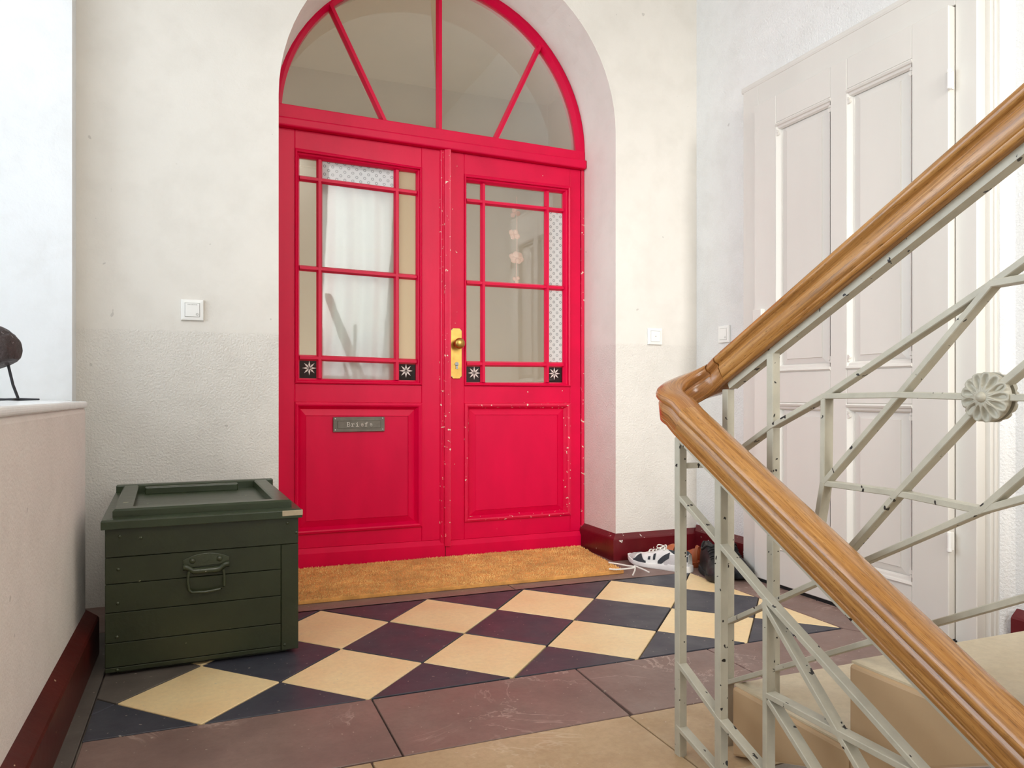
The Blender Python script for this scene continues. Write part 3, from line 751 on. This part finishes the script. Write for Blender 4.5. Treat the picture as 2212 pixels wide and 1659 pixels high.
# ================================================================== SWITCHES
def switch(name, c, nrm, label, kind_):
    """c centre on the wall; nrm into the room ('y' -> -y, 'x' -> -x)"""
    t = empty(name, c, label, 'switch', 'white push switches on the landing walls')
    c = Vector(c)
    def P3(a, b, d): return c+(Vector((a, -d, b)) if nrm == 'y' else Vector((-d, -a, b)))
    h = .041
    mb = MB().frame([(-h, -h), (h, -h), (h, h), (-h, h)], [(-.027, -.027), (.027, -.027), (.027, .027), (-.027, .027)], [(0, 0), (.02, .007), (.15, .0095), (.95, .011), (1, .010), (1, .004)], P3, False)
    obj('switch_frame', mb, M_PLASTIC, t)
    k = .0262
    mb = MB().frame([(-k, -k), (k, -k), (k, k), (-k, k)], [(-.02, -.02), (.02, -.02), (.02, .02), (-.02, .02)], [(0, .002), (0, .0115), (.05, .0125), (1, .013)], P3)
    obj('rocker', mb, M_PLASTIC, t)
    mb = MB().frame([(-.027, -.027), (.027, -.027), (.027, .027), (-.027, .027)], [(-.02, -.02), (.02, -.02), (.02, .02), (-.02, .02)], [(0, .003), (1, .003)], P3)
    obj('switch_recess', mb, M_PLASTIC_G, t)
    mb = MB()
    def dash(x0, x1, z0, z1): mb.add([P3(x0, z0, .0131), P3(x1, z0, .0131), P3(x1, z1, .0136), P3(x0, z1, .0136)], [(0, 1, 2, 3)])
    if kind_ == 'dash': dash(-.004, .004, -.001, .001)
    else:
        bell = [(.0135, -.019), (.0145, -.0145), (.0165, -.0125), (.0185, -.0125), (.0205, -.0145), (.0215, -.019), (.0135, -.019)]
        for a, b in zip(bell[:-1], bell[1:]): mb.tube([P3(a[0], a[1], .0132), P3(b[0], b[1], .0132)], .0005, 4)
        dash(.0162, .0188, -.0205, -.0195)
        if kind_ == 'bell_name':
            x_ = -.017
            for ln in (.004, .0045, .002, .006, .003, .0035, .005): dash(x_, x_+ln, .0195, .0208); x_ += ln+.0012
    obj('switch_mark', mb, M_PLASTIC_G, t, kind='stuff')
switch('bell_push', ONY(415.5, 670, WY-.001), 'y', 'white bell push with printed bell, on the wall left of the red door', 'bell_name')
switch('light_switch', ONY(1413.5, 727, WY-.001), 'y', 'white light switch with a short dash, right of the arch', 'dash')
switch('bell_push', ONX(1566, 722, WXR-.001), 'x', 'white bell push beside the casing of the white door', 'bell')

# ================================================================== STAIR RAILING
rail = empty('stair_railing', (1.05, 1.43, 0), 'grey iron stair railing with varnished oak handrail turning back on itself', 'railing')
XD, XU = .985, 1.115                     # planes of the lower and the upper railing
HP = [(0, 0), (.024, 0), (.0265, .002), (.0275, .009), (.0260, .0105), (.0275, .012), (.0288, .036), (.0268, .0395), (.0246, .043), (.026, .0465), (.031, .049), (.0335, .053), (.0335, .058), (.030, .065), (.022, .070), (.0105, .0725), (0, .073)]
HPF = HP+[(-u, v) for u, v in HP[-2:0:-1]]
def sweep(path, prof, closed_caps=True):
    mb = MB(); rows = []; uv = []; L = 0
    per = [0]
    for a, b in zip(prof[:-1], prof[1:]): per.append(per[-1]+math.hypot(b[0]-a[0], b[1]-a[1]))
    for i, p in enumerate(path):
        a = path[max(i-1, 0)]; b = path[min(i+1, len(path)-1)]
        t = (b-a).normalized(); side = t.cross(Vector((0, 0, 1))); side.normalize(); upv = side.cross(t).normalized()
        if i: L += (p-path[i-1]).length
        rows.append([p+side*u+upv*v for u, v in prof]); uv += [(L, q) for q in per]
    mb.grid(rows, True, closed_caps)
    return mb, uv
zlow = lambda y: .655+.544*(y-1.321)
zupw = lambda y: .824+.502*(1.438-y)
low = [Vector((XD, y, zlow(y))) for y in np.linspace(-.35, 1.425, 24)]
XW = XU+.005; xm_ = (XD+XW)/2; rc = (XW-XD)/2; yc_, ry_ = 1.455, .058
z0_, z1_ = zlow(yc_)+.004, zupw(yc_)-.004
turn = [low[-1].copy()]
N = 26
for i in range(N+1):
    a = math.pi-math.pi*i/N
    turn.append(Vector((xm_+rc*math.cos(a), yc_+ry_*math.sin(a), z0_+(z1_-z0_)*i/N)))
turn.append(Vector((XW, 1.425, zupw(1.425))))
upr = [Vector((XW, y, zupw(y))) for y in np.linspace(1.425, -.35, 24)]
for nm, pth, m in (('handrail', low, M_OAK), ('handrail_bend', turn, M_OAK_D), ('handrail', upr, M_OAK)):
    mbh, uvh = sweep(pth, HPF); obj(nm, mbh, m, rail, smooth=50, uv=uvh)
# iron strip under the wood
for pth, dz in ((low, 0), (upr, 0)):
    mbh, uvh = sweep([p+Vector((0, 0, -.0165)) for p in pth], [(-.0115, 0), (.0115, 0), (.0115, .0165), (-.0115, .0165)])
    obj('rail_strip', mbh, M_RAILPAINT, rail, uv=uvh)
def onD(px, py): p = ONX(px, py, XD-.010); return Vector((XD, p.y, p.z))
def onU(px, py): p = ONX(px, py, XU-.010); return Vector((XU, p.y, p.z))
RB = [0]
def rbar(p, q, th=.0105, wx=.02, nm='rail_bar', grow=.004):
    RB[0] += 1; wx += .00035*(RB[0] % 11); th += .0002*(RB[0] % 5)
    t = (q-p).normalized(); obj(nm, MB().bar(p-t*grow, q+t*grow, wx, th), M_RAILPAINT, rail, bevel=.0012, seg=1)
def post(x, y, z0, z1, a=.02, b=.02):
    obj('post', MB().box((x-a/2, y-b/2, z0), (x+a/2, y+b/2, z1)), M_RAILPAINT, rail, bevel=.0015, seg=1)
yD1, yD2, yD3 = 1.436, 1.292, 1.150
post(XD, yD1, -.004, zlow(yD1)-.012)
post(XD, yD2, -.17, zlow(yD2)-.012)
post(XD, yD3, -.17, onD(1648, 1297).z+.006, .022, .012)
yU1, yU2, yU3 = 1.437, 1.288, 1.136
post(XU, yU1, -.004, zupw(yU1)-.012); post(XU, yU2, .155, zupw(yU2)-.012)
D = onD; U = onU
n1 = D(1653, 1297)
rbar(Vector((XD, yD1, D(1454, 1069).z)), n1); rbar(n1, D(1978, 1659)+(D(1978, 1659)-n1)*.9)
rbar(Vector((XD, yD1, D(1461, 1432).z)), Vector((XD, yD2, D(1556, 1558).z))); rbar(Vector((XD, yD2, D(1556, 1558).z)), D(1640, 1659)+(D(1640, 1659)-D(1556, 1558))*2)
rbar(Vector((XD, yD1, D(1461, 1570).z)), D(1540, 1659)+(D(1540, 1659)-D(1461, 1567))*1.2)
rbar(D(1648, 1305), D(1850, 1659)+(D(1850, 1659)-D(1648, 1305))*.4)
rbar(D(1657, 1503), D(1950, 1659)+(D(1950, 1659)-D(1657, 1503))*.5)
rbar(D(1660, 1517), D(1749, 1659)+(D(1749, 1659)-D(1660, 1517))*.5)
# short tie between the first posts of the two flights
obj('rail_bar', MB().box((XD+.008, yD1-.006, .636), (XU-.008, yD1+.006, .648)), M_RAILPAINT, rail, bevel=.001, seg=1)
nU2 = Vector((XU, yU2, U(1656, 922).z)); nA = U(1778, 856); nB = U(2140, 612)
rbar(Vector((XU, yU1, nU2.z-.082)), nU2); rbar(nU2, nA); rbar(nA, nB); rbar(nB, U(2212, 560)+(U(2212, 560)-nB)*2.5)
nC = U(1776, 1044)
rbar(nA, nC, .0115, .022, 'post'); rbar(nC, U(1764, 1120)+(U(1764, 1120)-nC)*.9, .0115, .022, 'post')
rbar(nC, U(1942, 850)); rbar(U(1942, 850), nB)
ros = U(2128, 858)
nD_ = U(1936, 1066); nE = U(2116, 1103)
rbar(U(1842, 1174)-(nD_-U(1842, 1174))*.9, nD_); rbar(nD_, ros); rbar(ros, U(2212, 788)+(U(2212, 788)-ros)*1.2)
rbar(nA, U(1942, 853)); rbar(U(1942, 853), ros); rbar(ros, U(2212, 859)+(U(2212, 859)-ros)*1.2)
rbar(nC, nD_); rbar(nD_, nE)
rbar(Vector((XU, yU1, U(1569, 1347).z)), U(1765, 1256)); rbar(U(1765, 1256), nE); rbar(nE, U(2212, 1076)+(U(2212, 1076)-nE)*2)
rbar(nE, U(2212, 1020)+(U(2212, 1020)-nE)*2)
rbar(U(2142, 612), U(2212, 600)+(U(2212, 600)-U(2142, 612))*1)
rbar(Vector((XU, yU1, U(1573, 1480).z)), U(1886, 1384)); rbar(U(1886, 1384), U(2212, 1291)+(U(2212, 1291)-U(1886, 1384))*1)
# cast rosettes, one on each face of the bars
for sgn in (-1, 1):
    rows = []; NP = 13; NA = NP*10; R0 = .0385
    for r in np.linspace(.18, 1, 16):
        row = []
        for k in range(NA):
            a = 2*math.pi*k/NA; f_ = ((k % 10)-4.5)/5.0
            rr = R0*r*(1-.075*abs(f_)**3 if r > .9 else 1)
            hgt = .0135*(1-.55*r*r)
            qq = (f_/(.80))**2+((r-.64)/.30)**2
            if qq < 1: hgt -= .0075*(1-qq)**.8
            if abs(f_) > .85: hgt -= .0012*r
            row.append((XU+sgn*(.006+hgt), ros.y+rr*math.cos(a), ros.z+rr*math.sin(a)))
        rows.append(row)
    rows.append([(XU+sgn*.004, ros.y+R0*.99*math.cos(2*math.pi*k/NA), ros.z+R0*.99*math.sin(2*math.pi*k/NA)) for k in range(NA)])
    rt = obj('rosette', MB().grid(rows, True, True), mat('grey_cast_paint', srgb(180, 174, 156), .45, .12, 30, .25, 70), rail, smooth=70)
    obj('rosette_boss', MB().lathe((XU+sgn*.014, ros.y, ros.z), (sgn, 0, 0), [(0, .0085), (.004, .0088), (.008, .007), (.011, .0035), (.0118, .0005)], 18), MATS['grey_cast_paint'], rt, smooth=70)

# ================================================================== GREEN WOODEN CHEST
CY = 2.44; cX0, cX1 = -.258, .274
B_ = lambda px, py: ONY(px, py, CY)
chest = empty('wooden_chest', ((cX0+cX1)/2, 2.8, 0), 'olive green painted wooden chest with iron drop handle, beside the red door', 'chest')
zt = .420
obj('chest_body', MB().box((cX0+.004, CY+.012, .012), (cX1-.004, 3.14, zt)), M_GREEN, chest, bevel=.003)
seams = [B_(450, p).z for p in (1435, 1416, 1365.5, 1303, 1244, 1189)]+[zt]
seams[0] = .012
xs_ = B_(608, 1300).x
for a, b in zip(seams[:-1], seams[1:]):
    obj('plank', MB().box((cX0, CY, a+.0008), (xs_-.0006 if b < zt else cX1, CY+.016, b-.0008)), M_GREEN, chest, bevel=.0014, seg=1)
obj('corner_board', MB().box((xs_+.0006, CY-.0006, .012), (cX1, CY+.016, seams[-2]-.0006)), M_GREEN, chest, bevel=.0016, seg=1)
for yr in (CY+.03, 3.02): obj('runner', MB().box((cX0+.03, yr, 0), (cX1-.03, yr+.07, .014)), M_GREEN, chest)
# lid: overhanging lower moulding, upper frame round a sunk panel, cleat
mb = MB(); x0_, x1_, y0_, y1_ = cX0-.010, cX1+.010, CY-.016, 3.155
loop = lambda i, z: [(x0_+i, y0_+i, z), (x1_-i, y0_+i, z), (x1_-i, y1_-i, z), (x0_+i, y1_-i, z)]
mb.grid([loop(.03, zt), loop(0, zt), loop(0, zt+.024), loop(.004, zt+.027), loop(.032, zt+.030)], True)
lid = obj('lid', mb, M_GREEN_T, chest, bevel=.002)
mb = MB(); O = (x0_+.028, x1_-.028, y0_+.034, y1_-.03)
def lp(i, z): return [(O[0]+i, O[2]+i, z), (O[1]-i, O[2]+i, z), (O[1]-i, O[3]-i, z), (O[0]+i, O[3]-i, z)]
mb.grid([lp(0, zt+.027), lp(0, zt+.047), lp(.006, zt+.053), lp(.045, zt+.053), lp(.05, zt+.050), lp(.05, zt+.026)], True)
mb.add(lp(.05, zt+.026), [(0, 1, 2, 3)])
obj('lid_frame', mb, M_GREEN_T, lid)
pa, pb = ONY(330, 1060, 3.03), ONY(529, 1056, 3.03)
obj('lid_cleat', MB().box((pa.x, 3.015, zt+.024), (pb.x, 3.05, zt+.051)), M_GREEN_T, lid, bevel=.004)
pa, pb = B_(609, 1112), B_(649, 1102)
obj('bare_wood_corner', MB().box((pa.x, y0_-.0012, zt+.008), (x1_+.0008, y0_+.02, zt+.0245)), M_BAREWOOD, lid, bevel=.001)
for px, py in ((259, 1158), (305, 1161), (622, 1131), (641, 1151), (256, 1229), (255, 1302), (616, 1395), (253, 1374), (254, 1445)):
    p = B_(px, py)
    obj('rivet', MB().lathe((p.x, CY+.001, p.z), (0, -1, 0), [(0, .0052), (.0015, .0050), (.003, .0034), (.0036, .0006)], 12), M_GMETAL, chest, smooth=60)
# drop handle
hl, hr_ = B_(395, 1215).x, B_(495, 1215).x; hw = hr_-hl; hm_ = (hl+hr_)/2
zt_, zb2 = B_(445, 1194).z, B_(445, 1222).z
pts = [(hl, zb2-.002), (hr_, zb2+.004)]+[(hr_-hw*t, zt_-.016*(abs(2*t-1)**2)) for t in np.linspace(0, 1, 10)]
hp = obj('handle_plate', MB().xz(pts, CY-.004, CY+.001), M_GMETAL, chest, bevel=.0012)
rows = []
for t in np.linspace(0, 1, 15):
    x = hl+hw*t; edge = min(t, 1-t); dip = .014*min(1, max(0, (edge-.10)/.12))
    zc_ = zb2+.002-dip; rr = .0075
    rows.append([(x, CY-.006-rr*math.cos(a), zc_+rr*math.sin(a)) for a in np.linspace(-math.pi*.6, math.pi*.9, 9)])
obj('handle_socket', MB().grid(rows), M_GMETAL, hp, smooth=60).modifiers.new('thick', 'SOLIDIFY').thickness = .002
ringp = [B_(408, 1232), B_(405, 1252), B_(408, 1272), B_(414, 1277), B_(444, 1276), B_(476, 1270), B_(484, 1264), B_(484, 1245), B_(482, 1228)]
ringp = [Vector((p.x, CY-.012-.002*math.sin(i/8*math.pi), p.z)) for i, p in enumerate(ringp)]
obj('drop_ring', MB().tube(ringp, .0042, 10), M_GMETAL, hp, smooth=60)
for px, py in ((415.5, 1211), (474, 1206)):
    p = B_(px, py); mb = MB().lathe((p.x, CY-.003, p.z), (0, -1, 0), [(0, .0085), (.002, .0085), (.005, .006), (.0065, .001)], 16)
    obj('handle_bolt', mb, M_GMETAL, hp, smooth=50)

obj('lid_back_ridge', MB().box((x0_+.004, 3.085, zt+.02), (x1_-.006, 3.125, zt+.054)), M_GREEN_T, lid, bevel=.004)
chest.rotation_euler = (0, 0, math.radians(2.4)); chest.location.x -= .015

# ================================================================== COIR DOORMAT
mt = empty('doormat', (1.05, 3.28, 0), 'orange brown coir doormat lying along the foot of the red door', 'doormat')
mc = [FL(560, 1316), FL(1340, 1241), FL(1262, 1191), FL(620, 1236)]
mc = [Vector((.31, 3.0, 0)), Vector((1.745, 2.982, 0)), Vector((1.815, 3.555, 0)), Vector((.31, 3.555, 0))]
obj('mat_backing', MB().prism(mc, (0, 0, .016)), M_COIR, mt, bevel=.003)
vs, fs = [], []
for k in range(26000):
    a, b = random.random(), random.random()
    p = (mc[0]*(1-a)+mc[1]*a)*(1-b)+(mc[3]*(1-a)+mc[2]*a)*b
    an = random.uniform(0, 6.28); wd = .0022; hh_ = random.uniform(.003, .0085); ln = Vector((random.uniform(-.005, .005), random.uniform(-.005, .005), hh_))
    q = Vector((math.cos(an)*wd, math.sin(an)*wd, 0)); i0 = len(vs); z_ = Vector((0, 0, .0145))
    vs += [p+q+z_, p-q+z_, p+ln+z_]; fs.append((i0, i0+1, i0+2))
obj('coir_pile', MB().add(vs, fs), M_COIR2, mt, kind='stuff')

# ================================================================== SHOES
def lerp(tab, s):
    for (a, va), (b, vb) in zip(tab[:-1], tab[1:]):
        if s <= b:
            t = (s-a)/(b-a); t = t*t*(3-2*t); return va+(vb-va)*t
    return tab[-1][1]
class Shoe:
    def __init__(s, heel, toe, L, wt, ht, sole=.022):
        s.h = Vector((*heel, 0)); d = Vector((toe[0]-heel[0], toe[1]-heel[1], 0)).normalized(); s.d = d; s.n = Vector((-d.y, d.x, 0)); s.L = L; s.wt = wt; s.ht = ht; s.sole = sole
    def W(s, x, y, z): return s.h+s.d*x+s.n*y+Vector((0, 0, z))
    def P(s, t, th, off=0):
        w_ = lerp(s.wt, t)+off; hh = lerp(s.ht, t)+off; zb = s.sole-.004+s.spring(t)
        c, sn = math.cos(th), math.sin(th)
        return s.W(t*s.L, w_*math.copysign(abs(c)**.75, c), zb+max(0, hh-zb)*max(sn, 0)**.8)
    def spring(s, t): return .022*max(0, (t-.72)/.28)**2
    def upper(s, parent, m, t0=.0, t1=1., th0=0, th1=math.pi, off=0, n=28, k=22, nm='upper', fn=None):
        rows = []
        for i in range(n+1):
            t = t0+(t1-t0)*i/n
            a0, a1 = (fn(t) if fn else (th0, th1))
            rows.append([s.P(t, a0+(a1-a0)*j/k, off) for j in range(k+1)])
        return obj(nm, MB().grid(rows), m, parent, smooth=70)
    def soleobj(s, parent, m, nm='sole', ex=.006):
        rows = []
        for i in range(31):
            t = -.02+1.035*i/30; tt = min(max(t, 0), 1); w_ = lerp(s.wt, tt)+ex
            if t <= 0: w_ *= .72
            if t >= 1: w_ *= .6
            sp = s.spring(tt); top = s.sole+sp+(.006 if tt < .3 else 0)
            rows.append([s.W(t*s.L, y, z) for y, z in ((-w_*.9, sp+.0), (-w_, sp+.006), (-w_, top), (-w_*.9, top+.001), (w_*.9, top+.001), (w_, top), (w_, sp+.006), (w_*.9, sp+.0))])
        return obj(nm, MB().grid(rows, True, True), m, parent, smooth=50)
SW = [(0, .022), (.06, .031), (.2, .034), (.42, .033), (.68, .046), (.85, .042), (.95, .030), (1, .012)]
SH = [(0, .082), (.05, .090), (.16, .082), (.30, .086), (.42, .090), (.62, .070), (.80, .058), (.93, .050), (1, .036)]
sn = Shoe((2.035, 2.893), (1.885, 3.165), .312, SW, SH)
snk = empty('sneaker', (1.96, 3.03, 0), 'white and grey running shoe with navy patches and loose white laces', 'shoe', 'shoes left by the landing corner')
sn.soleobj(snk, M_SNK_S)
up_ = sn.upper(snk, M_SNK_W)
sn.upper(snk, M_SNK_G, .0, .36, fn=lambda t: (0, math.pi*(.32-.45*max(0, t-.14))), off=.0016, nm='heel_side')
sn.upper(snk, M_SNK_G, .0, .36, fn=lambda t: (math.pi*(1-.32+.45*max(0, t-.14)), math.pi), off=.0016, nm='heel_side')
sn.upper(snk, M_SNK_N, .0, .07, fn=lambda t: (math.pi*.12, math.pi*.88), off=.003, n=6, nm='heel_tab')
for sd in (0, 1):
    f = (lambda a, b: (a, b)) if sd == 0 else (lambda a, b: (math.pi-b, math.pi-a))
    sn.upper(snk, M_SNK_N, .28, .46, fn=lambda t: f(math.pi*(.02+1.1*max(0, .40-t)), math.pi*(.06+1.55*max(0, .46-t))), off=.0028, n=10, k=6, nm='side_stripe')
    sn.upper(snk, M_SNK_N, .64, .86, fn=lambda t: f(0, math.pi*(.06+.30*math.exp(-((t-.76)/.055)**2))), off=.0024, n=14, k=6, nm='vamp_patch')
    for ta, tb, ha, hb in ((.50, .535, .09, .26), (.575, .61, .10, .2)):
        sn.upper(snk, M_SNK_N, ta, tb, fn=lambda t: f(math.pi*ha, math.pi*hb), off=.0024, n=3, k=4, nm='side_block')
    for ta, tb, ha, hb in ((.012, .03, .26, .30), (.035, .05, .24, .33)):
        sn.upper(snk, M_SNK_S, ta, tb, fn=lambda t: f(math.pi*ha, math.pi*hb), off=.0045, n=2, k=3, nm='heel_print')
sn.upper(snk, M_SNK_G, .84, 1.0, fn=lambda t: (0, math.pi), off=.0022, n=10, nm='toe_cap')
rows = [[sn.P(t, math.pi*(.5+.19*math.sin(math.pi*min(1, max(0, (t-.03)/.32)))*q), .001) for q in (-1, -.5, 0, .5, 1)] for t in np.linspace(.035, .35, 12)]
obj('shoe_opening', MB().grid(rows), M_SNK_N, snk, smooth=60)
for k, t in enumerate((.40, .46, .52, .58, .64)):
    obj('lace', MB().tube([sn.P(t+.03*(q-.5), math.pi*(.36+.28*q), .004+.004*math.sin(q*math.pi)) for q in np.linspace(0, 1, 7)], .0032, 6), M_LACE, snk, smooth=60)
for sd in (-1, 1):
    b0_ = sn.P(.42, math.pi/2, .006)
    obj('lace_loop', MB().tube([b0_+sn.d*(.02*sd*math.sin(q*math.pi))+sn.n*(.030*math.sin(q*math.pi)*(1 if sd > 0 else .4)*1.0)+Vector((0, 0, .016*math.sin(q*math.pi*2)*.5+.006)) for q in np.linspace(0, 1, 9)], .003, 6), M_LACE, snk, smooth=60)
for pth in ([(1372, 1224), (1355, 1222), (1335, 1218), (1315, 1215)], [(1372, 1226), (1350, 1229), (1330, 1230), (1316, 1229)], [(1372, 1226), (1371, 1233), (1367, 1242)], [(1370, 1222), (1385, 1228), (1402, 1236)]):
    w_ = [FL(*p, .027) for p in pth]
    if pth[-1] in ((1367, 1242), (1402, 1236)): w_ = [FL(*p, .024-.006*i) for i, p in enumerate(pth)]
    obj('lace_end', MB().tube(w_, .0034, 6), M_LACE, snk, smooth=60)
# tan slip-on standing behind
tan = empty('slip_on', (2.155, 2.99, 0), 'tan leather slip-on shoe half hidden behind the white running shoe', 'shoe', 'shoes left by the landing corner')
ts = Shoe((2.138, 2.968), (2.02, 3.20), .25, [(0, .022), (.08, .032), (.4, .033), (.7, .045), (.9, .036), (1, .012)], [(0, .095), (.06, .10), (.2, .085), (.4, .075), (.55, .09), (.8, .055), (1, .03)], .018)
ts.soleobj(tan, M_TAN)
ts.upper(tan, M_TAN, .0, .30, fn=lambda t: (0, math.pi*(.30-.3*max(0, t-.1))), nm='heel_quarter').modifiers.new('t', 'SOLIDIFY').thickness = .003
ts.upper(tan, M_TAN, .0, .30, fn=lambda t: (math.pi*(.70+.3*max(0, t-.1)), math.pi), nm='heel_quarter').modifiers.new('t', 'SOLIDIFY').thickness = .003
ts.upper(tan, M_TAN, .0, .05, n=5, nm='heel_back').modifiers.new('t', 'SOLIDIFY').thickness = .003
ts.upper(tan, M_TAN, .48, 1.0, nm='vamp').modifiers.new('t', 'SOLIDIFY').thickness = .003
# black ankle boots
def boot(heel, toe, label):
    b = empty('ankle_boot', ((heel[0]+toe[0])/2, (heel[1]+toe[1])/2, 0), label, 'shoe', 'shoes left by the landing corner')
    s = Shoe(heel, toe, .27, [(0, .024), (.06, .033), (.2, .038), (.42, .036), (.68, .049), (.86, .044), (.95, .03), (1, .012)],
             [(0, .128), (.05, .135), (.28, .132), (.38, .112), (.52, .088), (.72, .068), (.92, .056), (1, .036)], .024)
    s.soleobj(b, M_BLKRUB, ex=.005); s.upper(b, M_BLKSHOE)
    s.upper(b, M_BLKRUB, .80, 1.0, off=.002, n=10, nm='toe_cap')
    rows = [[s.P(t, math.pi*(.5+.24*math.sin(math.pi*min(1, max(0, (t-.015)/.30)))*q), .001) for q in (-1, -.5, 0, .5, 1)] for t in np.linspace(.02, .315, 12)]
    obj('boot_opening', MB().grid(rows), M_GAPSHADE, b, smooth=60)  # dark patch on the closed upper, shade of the opening as colour
    rim = [s.P(t, math.pi*(.5+.25*math.sin(math.pi*min(1, max(0, (t-.012)/.31)))), .002) for t in np.linspace(.015, .32, 12)]+[s.P(t, math.pi*(.5-.25*math.sin(math.pi*min(1, max(0, (t-.012)/.31)))), .002) for t in np.linspace(.32, .015, 12)]
    obj('collar', MB().tube(rim, .005, 8), M_BLKSHOE, b, smooth=60)
    for t in (.36, .42, .48, .54):
        obj('lace', MB().tube([s.P(t+.02*(q-.5), math.pi*(.36+.28*q), .004) for q in np.linspace(0, 1, 6)], .0028, 6), M_BLKSHOE, b, smooth=60)
boot((2.120, 2.895), (2.03, 2.635), 'black ankle boot standing next to the white running shoe')
boot((2.232, 2.895), (2.142, 2.635), 'black ankle boot standing against the white door')

# ================================================================== BIRD FIGURE ON THE SILL
foot = ONY(39, 869, 2.766); SZ = .781
bird = empty('bird_figure', (foot.x, foot.y, SZ), 'dark brown stone bird figure on thin iron legs, on the window sill', 'figurine')
bc = ONY(-37, 756, 2.766); rows = []
rng = random.Random(3)
for i in range(17):
    t = math.pi*i/16; row = []
    for k in range(28):
        a = 2*math.pi*k/28
        x = -math.cos(t)*.102; rad = math.sin(t)**.40
        rr = 1+rng.uniform(-.025, .025)
        yv = math.cos(a)*rad*.062*rr; zv = math.sin(a)*rad*(.078 if math.sin(a) > 0 else .068)*rr
        zv = max(zv, -.064+.10*x if x < 0 else -.068+.32*x)                     # flat cut underside rising to the tail
        if x > .05: zv *= 1-.9*(x-.05)/.2
        row.append(bc+RGT*x+FWD*yv+Vector((0, 0, zv)))
    rows.append(row)
obj('bird_body', MB().grid(rows, True, True), M_STONE_BIRD, bird, smooth=35)
hd = bc+RGT*(-.115)+Vector((0, 0, .075)); rows = []
for i in range(11):
    t = math.pi*i/10
    rows.append([hd-RGT*math.cos(t)*.045+FWD*math.cos(a)*math.sin(t)*.034+Vector((0, 0, math.sin(a)*math.sin(t)*.036)) for a in [2*math.pi*k/18 for k in range(18)]])
obj('bird_head', MB().grid(rows, True, True), M_STONE_BIRD, bird, smooth=60)
obj('beak', MB().lathe(hd-RGT*.04, -RGT+Vector((0, 0, -.15)), [(0, .012), (.03, .006), (.05, .001)], 10), M_IRON, bird)
for px_t, px_f, dy_ in ((17, 39, 0), (-36, -18, .03)):
    ft = ONY(px_f, 869, 2.766-dy_); ft.z = SZ+.005; tp = ONY(px_t, 800, 2.766-dy_)
    obj('leg', MB().tube([tp+Vector((0, 0, .02)), tp*.5+ft*.5, ft+Vector((0, 0, .004))], .0042, 8), M_IRON, bird, smooth=60)
    for vec in (RGT*.062+FWD*.006, RGT*-.052+FWD*-.004, RGT*.004-FWD*.042):
        obj('toe', MB().tube([ft, ft+vec*.5, ft+vec], [.0046, .0036, .0026], 8), M_IRON, bird, smooth=60)
